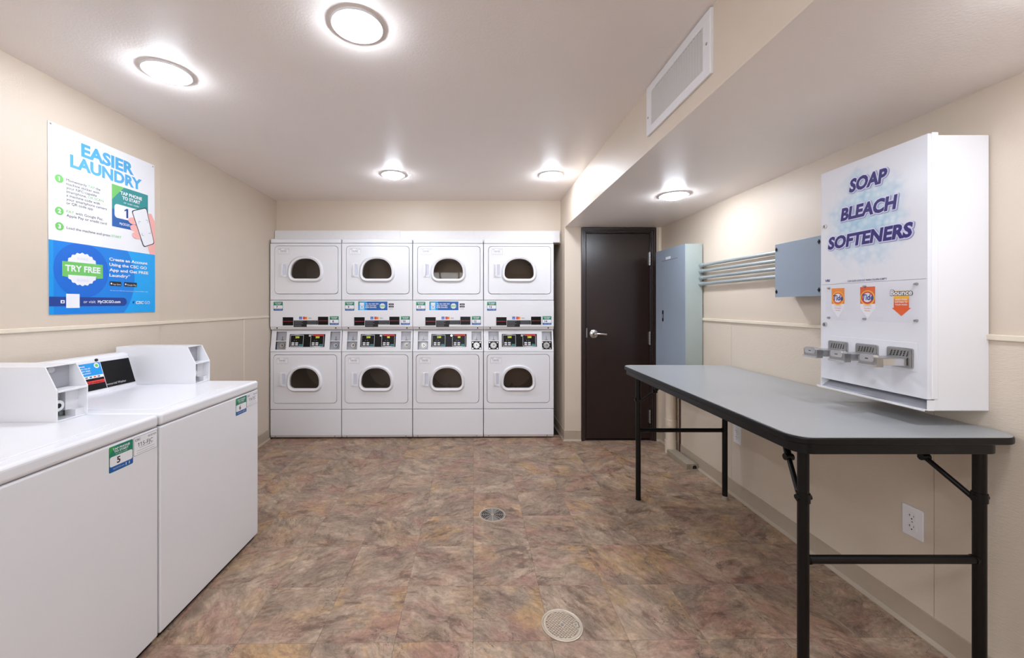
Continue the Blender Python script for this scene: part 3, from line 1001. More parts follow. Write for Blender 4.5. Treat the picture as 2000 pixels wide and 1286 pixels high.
    if banner:
        def ban(mb):
            u0, u1, v0, v1 = lx(560.2), lx(617.2), lz(606.3), lz(589.2)
            wd, ht = u1 - u0, v1 - v0
            mb.fbox(F2, u0, u1, v0, v1, 0, .0006, M_blue)
            mb.quad(F2, u0, u0 + wd * .30, v0, v1, .0007, M_pbase)
            mb.poly(F2, [(u0, v1), (u0, v1 - ht * .5), (u0 + wd * .2, v1)], .0008, M_teal)
            mb.ext(F2, rrect(u0 + wd * .045, v0, u0 + wd * .21, v1 - ht * .1, .006, 3), .0006, .0010, MATS['print_pale_blue'])
            mb.quad(F2, u0 + wd * .06, u0 + wd * .195, v0 + ht * .62, v0 + ht * .82, .0012, M_paper)
            mb.quad(F2, u0 + wd * .075, u0 + wd * .18, v0 + ht * .2, v0 + ht * .55, .0012, M_paper)
            mb.quad(F2, u0 + wd * .1, u0 + wd * .155, v0 + ht * .3, v0 + ht * .45, .0014, M_head)
            for k, s in enumerate(('Try the CSC GO', 'App and Get', 'Free Laundry')):
                mb.text(F2, s, u0 + wd * .25, v0 + ht * (.66 - .2 * k), ht * .13, .0010, M_paper, w=wd * (.45, .37, .38)[k], bold=.03)
            cu_, cv_ = u0 + wd * .83, v0 + ht * .48
            mb.poly(F2, [(cu_ + ht * (.30 + .025 * cos(10 * a)) * cos(a) * 1.05, cv_ + ht * (.30 + .025 * cos(10 * a)) * sin(a)) for a in [2 * pi * k / 60 for k in range(60)]], .0010, M_paper)
            mb.quad(F2, cu_ - ht * .33, cu_ + ht * .33, cv_ - ht * .11, cv_ + ht * .11, .0012, M_lgreen)
            mb.text(F2, 'TRY FREE', cu_, cv_ - ht * .05, ht * .1, .0014, M_paper, w=ht * .56, align='c', bold=.03)
        cached('app_banner', up, ban)
        def badges(mb):
            for k, (y0, s) in enumerate(((596.5, 'App Store'), (601.0, 'Google Play'))):
                mb.ext(F2, rrect(lx(619.6), lz(y0), lx(629.6), lz(y0 - 3.4), .003, 2), 0, .0006, M_ink)
                mb.text(F2, s, lx(621.6), lz(y0) + .004, .0065, .0009, M_paper, w=.034)
            mb.quad(F2, lx(620), lx(628), lz(604), lz(603.5), .0004, M_inkg)
        cached('store_badges', up, badges)
    return t
mat('print_dark_red', (70, 16, 20), 0.35)
mat('label_charcoal', (40, 37, 37), 0.4, spec=0.25)
mat('print_card_blue', (44, 96, 190), 0.4)
mat('print_card_red', (200, 70, 50), 0.4)
mat('print_pale_blue', (150, 206, 238), 0.4)
FD2 = F((0, -.004, 0), X, Z)
F2 = F((0, 0, 0), X, Z)
Y0 = 3.847
for i, (nu, nl, ban, disp, lk) in enumerate((
        ('7', '8', False, ('250', '250'), (0, 0)), ('9', '10', True, ('250', '08'), (0, 0)),
        ('11', '12', True, ('250', '08'), (0, 1)), ('13', '14', False, ('250', '250'), (1, 1)))):
    xc = -2.043 + .6965 * (i + .5)
    dryer_stack(i, xc, Y0 + .0115 * (xc + 2.04), nu, nl, ban, disp, lk,
                ('tall white stacked dryer closest to the poster wall, first in the row, no banner',
                 'stacked dryer with blue app banner and number nine sticker, second from the poster wall',
                 'stacked dryer with blue app banner, third in the row, coin plates one grey one black',
                 'stacked dryer at the brown-door end of the row, black coin plates on both sides')[i])

# ------------------------------------------------------------------ top-load washers
WD = .690
FW = F((0, 0, 0), Y, Z)                                     # washer front, normal towards the room (+X)
def washer(y0, num, code, label):
    t = tag(empty('washer', (-1.250, y0, 0)), label, 'washer', 'white top-load coin washers along the poster wall')
    def cab(mb):
        mb.box(-.70, 0, .002, WD - .002, .022, .8360, M_white)
    cached('cabinet', t, cab, bevel=.006, key='w_cab')
    cached('toe_gap_shade', t, lambda mb: mb.box(-.68, -.018, .012, WD - .012, 0, .024, M_blackp), key='w_base')  # black strip stands in for the shade in the toe gap
    cached('top_panel', t, lambda mb: mb.box(-.70, .003, .0015, WD - .0015, .8385, .886, M_white), bevel=.013, seg=4, key='w_top')
    cached('seam_shade', t, lambda mb: mb.box(-.69, -.012, .012, WD - .012, .834, .841, M_inkg), key='w_seam')  # grey strip puts the shade of the seam gap into colour
    def lid(mb):
        mb.ext(F((0, 0, .886), X, Y), rrect(-.50, .055, -.055, WD - .12, .03), -.002, .0035, M_white)
    cached('lid', t, lid, bevel=.003, key='w_lid')
    # console along the back
    xb, zb, xt, zt = -.585, .893, -.632, 1.052
    ye = WD - .117
    FS = F((xb, 0, zb), Y, Vector((xt - xb, 0, zt - zb)))
    sl_ = Vector((xt - xb, 0, zt - zb)).length
    def con(mb):
        fr = F((0, .004, 0), X, Z)
        mb.ext(F((0, ye, 0), X, Z), [(-.70, .884), (xb + .004, .884), (xb, zb), (xt, zt), (xt - .02, zt + .008), (-.70, zt + .008)], 0, ye - .004, M_white)
    c = cached('control_console', t, con, bevel=.005, key='w_con')
    def disp(mb):
        a, m_, e = .18, WD - .286, WD - .126
        mb.fbox(FS, a, e, .012, sl_ - .022, 0, .002, M_black)
        mb.quad(FS, m_ - .0015, m_ + .0015, .012, sl_ - .022, .0026, M_button)
        for s0 in (a, ):
            pass
        l = WD - .397
        mb.quad(FS, l, m_ - .0015, sl_ * .50, sl_ - .022, .0028, M_pbase)
        mb.quad(FS, l, m_ - .0015, sl_ * .42, sl_ * .50, .0028, M_paper)
        mb.disc(FS, m_ - .022, sl_ * .78, .013, .0032, M_paper, 20)
        mb.disc(FS, m_ - .022, sl_ * .78, .008, .0034, M_lgreen, 16)
        for k, s in enumerate(('FREE', 'TRY THE APP', 'GET FREE', 'LAUNDRY')):
            mb.text(FS, s, l + .008, sl_ * (.775 - .07 * k), .0055, .0032, M_paper, w=(.024, .048, .044, .046)[k], bold=.03)
        for k, m2 in enumerate((M_inkg, M_blue, M_orange, M_inkg)):
            mb.quad(FS, l + .02 + k * .02, l + .032 + k * .02, sl_ * .44, sl_ * .48, .0032, m2)
        mb.quad(FS, l - .06, m_ - .003, sl_ * .26, sl_ * .35, .0028, MATS['print_bright_red'])
        mb.text(FS, 'Speed Queen', l - .055, sl_ * .275, .009, .0032, MATS['print_dark_red'], w=m_ - l + .044, bold=.02)
        mb.text(FS, 'mmercial Washer', m_ + .003, sl_ * .135, .0105, .0028, M_button, w=.105)
    cached('display_panel', c, disp, key='w_disp')
    def bumper(mb):
        mb.puck(FS, WD - .30, sl_ - .010, .007, .0, .005, M_slot, 14)
    cached('rivet', c, bumper, key='w_riv')
    # coin box: open fronted steel case with a sloping brow
    yb0, yb1 = WD - .117, WD - .003
    xf, xu, z0, zs, z1 = -.272, -.316, .8865, 1.001, 1.0885
    def coinbox(mb):
        side = [(-.70, z0), (xf, z0), (xf, zs), (xu, z1), (-.70, z1)]
        for ya, yb in ((yb0, yb0 + .004), (yb1 - .004, yb1)):
            mb.ext(F((0, yb, 0), X, Z), side, 0, yb - ya, M_white)
        mb.box(-.70, xu, yb0 + .004, yb1 - .004, z1 - .004, z1, M_white)
        mb.box(-.70, xf - .004, yb0 + .004, yb1 - .004, z0, z0 + .006, M_white)
        mb.box(-.70, -.696, yb0 + .004, yb1 - .004, z0, z1, M_white)
        mb.box(-.40, xf, yb0 + .004, yb1 - .004, zs - .008, zs - .001, M_white)          # shelf
    cb = cached('coin_box', t, coinbox, bevel=.0015, key='w_coin')
    def up(mb):
        mb.box(xf - .075, xf - .07, yb0 + .004, yb1 - .004, zs, z1 - .004, M_plate)
        mb.box(xf - .070, xf - .066, yb0 + .012, yb0 + .018, zs + .03, zs + .075, M_slot)
        mb.disc(F((xf - .0695, 0, 0), Y, Z), yb0 + .045, zs + .07, .012, .0004, M_button, 20)
    cached('coin_slot_plate', cb, up, key='w_slotp')
    def low(mb):
        fr = F((xf - .06, 0, 0), Y, Z)
        mb.box(xf - .065, xf - .06, yb0 + .004, yb1 - .004, z0 + .006, zs - .008, M_grey2)
        mb.box(xf - .06, xf - .035, yb0 + .062, yb1 - .004, z0 + .03, zs - .008, M_white)
        mb.box(xf - .05, xf - .01, yb0 + .075, yb1 - .004, z0 + .006, z0 + .03, M_white)
        vl = (z0 + zs) / 2
        mb.puck(fr, yb0 + .034, vl - .004, .022, 0, .03, M_white2, 20, .02)
        mb.puck(fr, yb0 + .034, vl - .004, .009, .03, .031, M_slot, 14)
        mb.puck(fr, yb0 + .034, z0 + .022, .011, 0, .02, M_blackp, 14)
        mb.puck(fr, yb0 + .034, zs - .025, .011, 0, .02, M_steel, 14)
    cached('lock_plate', cb, low, key='w_lock', smooth=40)
    front = F((.0, 0, 0), Y, Z)
    mb = MB(); sticker(mb, front, WD - .207, .741, .092, .088, num); mb.build('number_sticker', t)
    mb = MB(); id_label(mb, front, WD - .112, .762, .104, .068, code); mb.build('id_label', t)
    return t
mat('print_bright_red', (226, 50, 44), 0.4)
washer(.846, '5', '115-FJC', 'nearest white top-load coin washer, with number sticker 5')
washer(1.540, '6', '116-FJC', 'white top-load coin washer with number sticker 6, further from the camera')

# ------------------------------------------------------------------ poster
po = tag(empty('laundry_poster', (XL + .0015, 1.822, 1.268)), 'blue and white instruction poster headed EASIER LAUNDRY on the beige wall', 'poster')
po.rotation_euler.x = 0.006
FP = F((0, 0, 0), Y, Z)
PW, PH = .598, .900
def pz(v): return v - 1.268
b = MB()
b.fbox(FP, 0, PW, 0, PH, 0, .002, M_paper)
b.build('sheet', po)
b = MB()
BT = pz(1.618)
b.quad(FP, 0, PW, 0, BT, .0024, M_plite)
def clipped_disc(cu_, cv_, r, d, m):
    pts = [(min(PW, max(0, cu_ + r * cos(2 * pi * k / 90))), min(BT, max(0, cv_ + r * sin(2 * pi * k / 90)))) for k in range(90)]
    b.poly(FP, pts, d, m)
clipped_disc(.154, pz(1.46), .30, .0027, M_pmid)
b.quad(FP, 0, .02, 0, BT, .0029, M_pbase)
clipped_disc(.156, pz(1.485), .137, .0030, M_pdark)
ribbon = [(0, pz(1.307)), (.38, pz(1.307))] + [(.38 + .0225 * cos(a), pz(1.3295) + .0225 * sin(a)) for a in [-pi / 2 + pi * k / 12 for k in range(1, 12)]] + [(.38, pz(1.352)), (0, pz(1.352))]
b.poly(FP, ribbon, .0033, M_navy)
b.fbox(FP, .075, .139, pz(1.298), pz(1.367), .0036, .0038, M_paper)
b.fbox(FP, .050, .068, pz(1.321), pz(1.336), .0036, .0038, M_paper)
b.disc(FP, .059, pz(1.328), .0042, .0041, M_navy, 14)
b.poly(FP, [(.154 + (.081 + .0028 * cos(20 * a)) * cos(a), pz(1.491) + (.081 + .0028 * cos(20 * a)) * sin(a)) for a in [2 * pi * k / 160 for k in range(160)]], .0036, M_paper)
b.poly(FP, [(.057, pz(1.452)), (.085, pz(1.448)), (.085, pz(1.460)), (.225, pz(1.460)), (.225, pz(1.448)), (.261, pz(1.452)), (.261, pz(1.524)), (.057, pz(1.524))], .0040, M_lgreen)
b.text(FP, 'TRY FREE', .159, pz(1.477), .031, .0043, M_paper, w=.176, align='c', bold=.03)
b.text(FP, 'BONUS', .156, pz(1.537), .012, .0040, M_halo, w=.055, align='c')
b.text(FP, 'BONUS', .156, pz(1.430), .012, .0040, M_halo, w=.055, align='c')
for k, (s, wd) in enumerate((('Create an Account', .245), ('Using the CSC GO', .240), ('App and Get FREE', .250), ('Laundry*', .128))):
    b.text(FP, s, .297, pz(1.552 - .0290 * k), .0165, .0040, M_paper, w=wd, bold=.03)
for u0, u1, s in ((.300, .368, 'App Store'), (.386, .468, 'Google Play')):
    b.ext(FP, rrect(u0, pz(1.416), u1, pz(1.440), .004, 3), .0033, .0037, M_ink)
    b.text(FP, s, u0 + .018, pz(1.421), .0085, .0040, M_paper, w=u1 - u0 - .022)
    b.disc(FP, u0 + .009, pz(1.428), .005, .0040, M_paper, 12)
b.text(FP, '*For new users. Offer may vary by location. Terms and conditions apply.', .300, pz(1.388), .0045, .0040, M_paper, w=.245)
b.text(FP, 'or visit ', .158, pz(1.322), .015, .0040, M_paper, w=.062)
b.text(FP, 'MyCSCGO.com', .232, pz(1.322), .015, .0040, M_paper, w=.130, bold=.03)
b.text(FP, 'CSC', .458, pz(1.317), .017, .0040, M_paper, w=.054, bold=.035, shear=.15)
b.text(FP, 'GO', .520, pz(1.317), .017, .0040, M_paper, w=.036)
b.poly(FP, [(.438, pz(1.330)), (.452, pz(1.334)), (.444, pz(1.317))], .0040, M_navy)
b.build('blue_panel', po)
b = MB()
b.text(FP, 'EASIER', .302, pz(2.058), .067, .0026, M_head, w=.300, align='c', bold=.042)
b.build('heading', po)
b = MB()
b.text(FP, 'LAUNDRY', .302, pz(1.986), .063, .0026, M_head, w=.408, align='c', bold=.042)
b.build('heading', po)
b = MB()
for n, z in (('1', 1.913), ('2', 1.760), ('3', 1.687)):
    b = MB()
    b.disc(FP, .048, pz(z), .0195, .0026, M_lgreen, 28)
    b.text(FP, n, .048, pz(z) - .0105, .021, .0030, M_paper, align='c', bold=.04)
    b.build('step_number', po)
b = MB()
K, G_ = M_ink, M_lgreen
steps = [([('Momentarily ', K), ('TAP', G_), (' the', K)], 1.912, .172), ([('machine sticker with', K)], 1.8935, .168), ([('your NFC-capable', K)], 1.875, .152),
         ([('smartphone, ', K), ('OR SCAN', G_)], 1.8565, .190), ([('a machine code with', K)], 1.838, .170), ([('your smartphone camera', K)], 1.8195, .207), ([('or QR code app', K)], 1.801, .132),
         ([('PAY', G_), (' with Google Pay,', K)], 1.760, .186), ([('Apple Pay or credit card', K)], 1.7405, .206), ([('Load the machine and press ', K), ('START', G_)], 1.681, .292)]
for q, (segs, z, wd) in enumerate(steps):
    if q in (7, 9):
        b.build('instruction_lettering', po); b = MB()
    runs(b, FP, segs, .080, pz(z), .0125, .0026, wd)
b.build('instruction_lettering', po)
b = MB()
u0, u1, v0, v1 = .316, .549, pz(1.741), pz(1.971)
b.quad(FP, u0, u1, v0, v1, .0024, M_teal)
b.quad(FP, u0, u1, v0, v0 + .095, .0026, M_blue)
b.poly(FP, [(u0, v1), (u0, v1 - .085), (u0 + .03, v1 - .05), (u0 + .075, v1)], .0027, M_lgreen)
b.ext(FP, rrect(.331, pz(1.792), .540, pz(1.868), .018), .0024, .0030, M_paper)
b.text(FP, 'TAP PHONE', .436, pz(1.927), .019, .0030, M_paper, w=.140, align='c', bold=.035)
b.text(FP, 'TO START', .436, pz(1.902), .019, .0030, M_paper, w=.116, align='c', bold=.035)
b.text(FP, 'or scan code', .436, pz(1.882), .010, .0030, M_paper, w=.098, align='c')
b.text(FP, '1', .408, pz(1.803), .052, .0034, M_navy, align='c', bold=.04)
b.text(FP, 'MyCSCGO.com', .406, pz(1.758), .013, .0030, M_paper, w=.090, align='c', bold=.02)
b.build('app_picture', po)
b = MB()
b.poly(FP, [(.532, pz(1.70)), (.560, pz(1.618)), (.598, pz(1.618)), (.598, pz(1.82)), (.572, pz(1.865)), (.548, pz(1.86))], .0033, M_skin)
for k in range(3):
    c0 = (.447 + .012 * k, pz(1.795 - .040 * k))
    b.poly(FP, [(c0[0] + .021 * cos(a) + .012 * cos(a), c0[1] + .020 * sin(a)) for a in [2 * pi * q / 20 for q in range(20)]], .0033 + .0001 * k, M_skin)
def phone_quad(inset):
    P = [Vector(p) for p in ((.5155, pz(1.653)), (.594, pz(1.686)), (.536, pz(1.895)), (.4345, pz(1.852)))]
    c = sum(P, Vector((0, 0))) / 4
    pts = []
    for i in range(4):
        p, a, n = P[i], P[i - 1], P[(i + 1) % 4]
        da, dn = (a - p).normalized(), (n - p).normalized()
        p = p + (da + dn) * inset
        for t in range(5):
            k = t / 4
            pts.append(p + da * .014 * (1 - k) ** 2 + dn * .014 * k ** 2)
    return [(q.x, q.y) for q in pts]
b.ext(FP, phone_quad(0), .0036, .0040, M_ink)
b.ext(FP, phone_quad(.0045), .0040, .0042, M_paper)
for cu_, cv_, sx, sy in ((.482, 1.800, 1, -1), (.545, 1.818, -1, -1), (.503, 1.722, 1, 1), (.563, 1.742, -1, 1)):
    b.quad(FP, min(cu_, cu_ + .014 * sx), max(cu_, cu_ + .014 * sx), pz(cv_), pz(cv_) + .002, .0045, M_teal)
    b.quad(FP, cu_, cu_ + .002, min(pz(cv_), pz(cv_) + .014 * sy), max(pz(cv_), pz(cv_) + .014 * sy), .0045, M_teal)
b.build('hand_and_phone_picture', po)
for u, v in ((.012, PH - .010), (PW - .012, PH - .012)):
    b = MB(); b.puck(FP, u, v, .004, .002, .0035, M_steel, 10); b.build('pin', po)

# ------------------------------------------------------------------ folding table
TX0, TX1, TY0, TY1, TH = 1.018, 1.757, 1.258, 2.795, .888
tb = tag(empty('folding_table', ((TX0 + TX1) / 2, (TY0 + TY1) / 2, 0)), 'long grey-topped folding table with black edge and black tube legs', 'table')
o_ = Vector(tb.location)
def tpart(mb, name, **k):
    for i in range(len(mb.v)): mb.v[i] = mb.v[i] - o_
    return mb.build(name, tb, **k)
b = MB().ext(GF, rrect(TX0 + .003, TY0 + .003, TX1 - .003, TY1 - .003, .058, 8), TH - .004, TH, M_lam)
tpart(b, 'laminate_top')
b = MB().ext(GF, rrect(TX0, TY0, TX1, TY1, .06, 8), TH - .026, TH - .0015, M_edge)
tpart(b, 'edge_band', bevel=.006, seg=3, smooth=35)
b = MB()
b.ext(GF, rrect(TX0 + .010, TY0 + .006, TX1 - .062, TY1 - .018, .05, 8), TH - .056, TH - .024, M_edge,
      hole=rrect(TX0 + .030, TY0 + .026, TX1 - .082, TY1 - .038, .035, 8)[::1])
tpart(b, 'apron', bevel=.003, smooth=35)
b = MB().ext(GF, rrect(TX0 + .03, TY0 + .026, TX1 - .08, TY1 - .038, .03, 5), TH - .034, TH - .024, M_blackp)
tpart(b, 'underside_board')
LX0, LX1 = 1.0768, 1.662
for yl, s in ((1.305, 1), (2.655, -1)):
    for xl in (LX0, LX1):
        foot = (xl == LX1 and s == -1)
        b = MB().tube([(xl, yl, .0), (xl, yl, TH - .03)], .0165, M_blackp, n=18)
        b.tube([(xl, yl, .66), (xl, yl, .69)], .0195, M_blackp, n=18)
        lg = tpart(b, 'leg', smooth=40)
        b = MB().tube([(xl, yl, 0.0), (xl, yl, .026 if foot else .010)], .0185 if foot else .0175, M_race if foot else M_blackp, n=16)
        for i in range(len(b.v)): b.v[i] = b.v[i] - o_
        b.build('foot_cap', lg, smooth=40)
        inw = .085 if xl == LX0 else -.06
        b = MB()
        p0 = Vector((xl, yl + s * .012, .662)); p2 = Vector((xl + inw, yl + s * .20, TH - .05)); p1 = p0.lerp(p2, .62) + Vector((0, 0, -.012))
        b.tube([p0, p1], .0085, M_blackp, n=10)
        b.tube([p1, p2], .0115, M_blackp, n=10)
        b.puck(F((p1.x, p1.y, p1.z), Y, Z), 0, 0, .012, -.014, .014, M_blackp, 12)
        b.puck(F((xl, yl, .675), Y, Z), 0, 0, .009, -.024, .024, M_blackp, 12)
        tpart(b, 'brace', smooth=40)
    b = MB().tube([(LX0, yl, .468), (LX1, yl, .468)], .0135, M_blackp, n=14)
    b.tube([(LX0 + .016, yl, .468), (LX0 + .022, yl, .468)], .0155, M_blackp, n=14)
    b.tube([(LX1 - .022, yl, .468), (LX1 - .016, yl, .468)], .0155, M_blackp, n=14)
    tpart(b, 'cross_bar', smooth=40)

# ------------------------------------------------------------------ detergent vending cabinet
VX, VN, VY0, VY1, VZ0, VZ1 = 1.550, 1.574, 1.357, 1.782, .947, 1.906
vd = tag(empty('detergent_dispenser', (XR, (VY0 + VY1) / 2, VZ0)), 'white wall-hung detergent vending cabinet lettered SOAP BLEACH SOFTENERS, above the table', 'vending machine')
vo = Vector(vd.location)
def vpart(mb, name, parent=None, **k):
    for i in range(len(mb.v)): mb.v[i] = mb.v[i] - vo
    return mb.build(name, parent or vd, **k)
FV = F((VX, VY1, 0), -Y, Z)                                # door face, u runs from far edge to near edge, v is world height
VW = VY1 - VY0
b = MB()
t = .004
b.box(VN, XR - .004, VY0, VY0 + t, VZ0, VZ1 - .006, M_white)
b.box(VN, XR - .004, VY1 - t, VY1, VZ0, VZ1 - .006, M_white)
b.box(VN, XR - .004, VY0 + t, VY1 - t, VZ1 - .010, VZ1 - .006, M_white)
b.box(VN - .002, XR - .004, VY0 + t, VY1 - t, VZ0, VZ0 + t, M_white)
b.box(XR - .008, XR - .004, VY0 + t, VY1 - t, VZ0 + t, VZ1 - .01, M_white)
b.box(VN + .03, VN + .034, VY0 + t, VY1 - t, .99, VZ1 - .01, M_white)
vpart(b, 'cabinet', bevel=.0015)
# delivery tray with a lip that sticks out
b = MB()
b.box(VX - .012, VN + .03, VY0 + .002, VY1 - .002, VZ0 + .001, VZ0 + .004, M_white)
b.box(VX - .014, VX - .011, VY0 + .0, VY1 + .004, VZ0 - .002, VZ0 + .006, M_white)
b.box(VX + .0, VN, VY1 - .004, VY1, VZ0, VZ0 + .04, M_white)
b.box(VX + .0, VN, VY0, VY0 + .003, VZ0, VZ0 + .036, M_white)
b.add([(VX + .004, VY0 + .004, VZ0 + .005), (VX + .004, VY1 - .004, VZ0 + .005), (VN + .03, VY1 - .004, VZ0 + .040), (VN + .03, VY0 + .004, VZ0 + .040)], [(0, 1, 2, 3)], M_plate)
vpart(b, 'delivery_tray')
b = MB()
DZ0 = .985
b.ext(F((0, VY1, 0), X, Z), [(VX, DZ0), (VN + .004, DZ0), (VN + .004, VZ1), (VX, VZ1)], 0, VW, M_mottle)
b.box(VX + .012, VN + .010, VY0 - .003, VY0 + .001, DZ0 + .002, VZ1 + .003, M_white)
vd_door = vpart(b, 'door', bevel=.003)
# bubble print
b = MB()
nu, nv = 14, 18
du0, du1, dv0, dv1 = .004, VW - .004, 1.4048, 1.895
vs = [FV.p(du0 + (du1 - du0) * i / nu, dv0 + (dv1 - dv0) * j / nv, .0004) for j in range(nv + 1) for i in range(nu + 1)]
fs = [(j * (nu + 1) + i, j * (nu + 1) + i + 1, (j + 1) * (nu + 1) + i + 1, (j + 1) * (nu + 1) + i) for j in range(nv) for i in range(nu)]
b.add(vs, fs, M_bub)
bo = vpart(b, 'bubble_print', vd_door)
at = bo.data.attributes.new('print_uv', 'FLOAT_VECTOR', 'POINT')
at.data.foreach_set('vector', [c for j in range(nv + 1) for i in range(nu + 1) for c in ((i / nu - .47) * 2.4, (j / nv - .53) * 2.35, 0.0)])
for s, u, v, wd, ht in (('SOAP', .137, 1.781, .150, .055), ('BLEACH', .099, 1.670, .222, .054), ('SOFTENERS', .037, 1.557, .338, .054)):
    b = MB()
    _, _, width, cap = glyphs(s, .046)
    sx, sy = wd / width, ht / cap
    for d, off, m, du, dv in ((.0006, .125, M_halo2, .002, -.002), (.0011, .105, M_halo, 0, 0), (.0018, .046, M_purple, 0, 0)):
        letters(b, FV, s, u + du, v + dv, sx, sy, d, m, off, .046, .14)
    vpart(b, 'lettering', vd_door)
b = MB()
b.text(FV, 'COIN SLIDE LOCKS OUT WHEN COLUMN IS EMPTY', .130, 1.409, .0075, .0006, M_purple, w=.160, bold=.02)
b.text(FV, 'VRI', .022, 1.415, .011, .0006, M_purple, w=.024, bold=.04, shear=.2)
b.quad(FV, .005, VW - .004, 1.4035, 1.4045, .0006, M_inkg)
vpart(b, 'small_lettering', vd_door)
for v in (1.6635, 1.226):
    b = MB()
    b.puck(FV, .024, v, .0105, 0, .006, M_chrome, 18, .009)
    b.fbox(FV, .0225, .0255, v - .006, v + .006, .006, .0066, M_slot)
    vpart(b, 'lock', vd_door, smooth=40)
# product pictures under a clear acrylic cover
b = MB()
for u0, head in ((.056, 'o'), (.185, 'r')):
    wd = .060
    cx = u0 + wd / 2
    b.quad(FV, u0, u0 + wd, 1.300, 1.388, .0004, M_paper)
    b.poly(FV, [(u0, 1.300), (cx, 1.258), (u0 + wd, 1.300)], .0004, M_paper)
    b.quad(FV, u0, u0 + wd, 1.318, 1.386, .0007, M_orange if head == 'r' else MATS.get('print_amber') or mat('print_amber', (242, 140, 40), 0.35))
    n = 28
    b.disc(FV, cx, 1.342, .0295, .0010, M_yellow, n, ru=.0295)
    b.disc(FV, cx, 1.342, .0245, .0013, M_red if head == 'r' else M_orange, n)
    b.disc(FV, cx, 1.343, .0185, .0016, M_paper, n)
    b.text(FV, 'Tide', cx, 1.332, .024, .0019, M_navy, w=.048, align='c', bold=.03, shear=.12)
    for k, ww in enumerate((.032, .028, .022)):
        b.text(FV, ('Laundry', 'Detergent', 'Powder')[k], cx, 1.308 - .010 * k, .0045, .0007, M_orange if k != 1 else M_red, w=ww, align='c')
vpart(b, 'detergent_picture', vd_door)
b = MB()
cx = .340
b.poly(FV, [(cx - .026, 1.365), (cx - .026, 1.302), (cx - .033, 1.302), (cx, 1.272), (cx + .033, 1.302), (cx + .026, 1.302), (cx + .026, 1.365)], .0006, M_orange)
b.quad(FV, cx - .026, cx + .026, 1.336, 1.365, .0009, M_yellow)
b.quad(FV, cx - .026, cx + .026, 1.322, 1.336, .0008, mat('print_amber', (242, 140, 40), 0.35))
_, _, wb, cb_ = glyphs('Bounce', .03)
letters(b, FV, 'Bounce', cx - .037, 1.3485, .074 / wb, .0195 / cb_, .0009, M_ink, .10, .03, .06)
letters(b, FV, 'Bounce', cx - .037, 1.3485, .074 / wb, .0195 / cb_, .0017, M_paper, .03, .03, .06)
for k, s in enumerate(('ADDS FRESH', 'SOFTNESS TO', 'YOUR WASH')):
    b.text(FV, s, cx, 1.330 - .0095 * k, .006, .0013, M_paper, w=.042, align='c', bold=.02)
vpart(b, 'softener_picture', vd_door)
b = MB().ext(FV, rrect(.032, 1.248, .403, 1.396, .006, 3), .0035, .0060, M_acryl)
vpart(b, 'acrylic_cover', vd_door)
for u in (.044, .205, .391):
    for v in (1.257, 1.387):
        b = MB(); b.puck(FV, u, v, .0052, 0, .0085, M_steel, 12, .004)
        vpart(b, 'screw', vd_door)
# raised border and the three coin slides
b = MB()
o1 = [(.05, 1.075), (.394, 1.075), (.394, 1.178), (.05, 1.178)]
b.ext(FV, o1, 0, .0012, M_mottle)
vpart(b, 'slide_backplate', vd_door, bevel=.001)
for uc in (.091, .216, .339):
    b = MB()
    b.ext(FV, rrect(uc - .044, 1.085, uc + .044, 1.158, .008, 3), .001, .008, M_steel)
    b.ext(FV, rrect(uc - .038, 1.122, uc + .038, 1.154, .005, 3), .008, .0095, M_steel)
    for r in range(3):
        for q in range(6):
            uu = uc - .031 + q * .0112 + r * .002; vv = 1.127 + r * .007
            b.ext(FV, [(uu, vv), (uu + .0035, vv), (uu + .0065, vv + .0055), (uu + .003, vv + .0055)], .0095, .0105, M_slot)
    b.fbox(FV, uc + .034, uc + .042, 1.088, 1.156, .008, .011, M_steel)
    cs_ = vpart(b, 'coin_slide', vd_door, bevel=.001)
    b = MB()
    b.fbox(FV, uc - .031, uc + .031, 1.094, 1.121, .008, .100, M_chrome)
    b.fbox(FV, uc - .032, uc + .032, 1.119, 1.1225, .008, .100, M_steel)
    vpart(b, 'slide_arm', cs_, bevel=.0015)
    b = MB()
    b.fbox(FV, uc - .034, uc + .034, 1.089, 1.123, .100, .124, M_steel)
    b.ext(FV, rrect(uc - .026, 1.106, uc + .026, 1.132, .008, 4), .108, .127, M_chrome)
    b.fbox(FV, uc - .034, uc + .034, 1.088, 1.096, .124, .130, M_chrome)
    b.fbox(FV, uc - .006, uc + .006, 1.116, 1.119, .127, .1274, M_slot)
    vpart(b, 'slide_head', cs_, bevel=.0015)

# ------------------------------------------------------------------ electrical panel, conduits, junction box
PX, PY0, PY1, PZ0, PZ1 = 1.616, 3.08, 3.587, .69, 1.797
ep = tag(empty('electrical_panel', (XR, (PY0 + PY1) / 2, PZ0)), 'tall grey steel electrical panel on the wall beside the brown door', 'electrical panel')
eo = Vector(ep.location)
def epart(mb, name, **k):
    for i in range(len(mb.v)): mb.v[i] = mb.v[i] - eo
    return mb.build(name, ep, **k)
epart(MB().box(PX + .006, XR - .010, PY0 + .003, PY1 - .003, PZ0, PZ1 - .002, M_grey2), 'box', bevel=.002)
FE = F((PX + .006, PY1, 0), -Y, Z)
PWd = PY1 - PY0
b = MB().ext(FE, [(0, PZ0 - .004), (PWd, PZ0 - .004), (PWd, PZ1), (0, PZ1)], 0, .006, M_grey)
epart(b, 'cover', bevel=.002)
b = MB().fbox(FE, .115, .39, 1.698, 1.7005, .006, .0064, M_slot)
b.fbox(FE, .113, .116, PZ0 + .05, 1.70, .006, .0062, M_grey)
epart(b, 'door_seam')
b = MB().fbox(FE, .19, .275, 1.706, 1.728, .006, .0068, M_paper)
epart(b, 'name_plate', bevel=.0005)
b = MB().ext(FE, rrect(.125, 1.17, .150, 1.27, .012, 4), .006, .008, M_black)
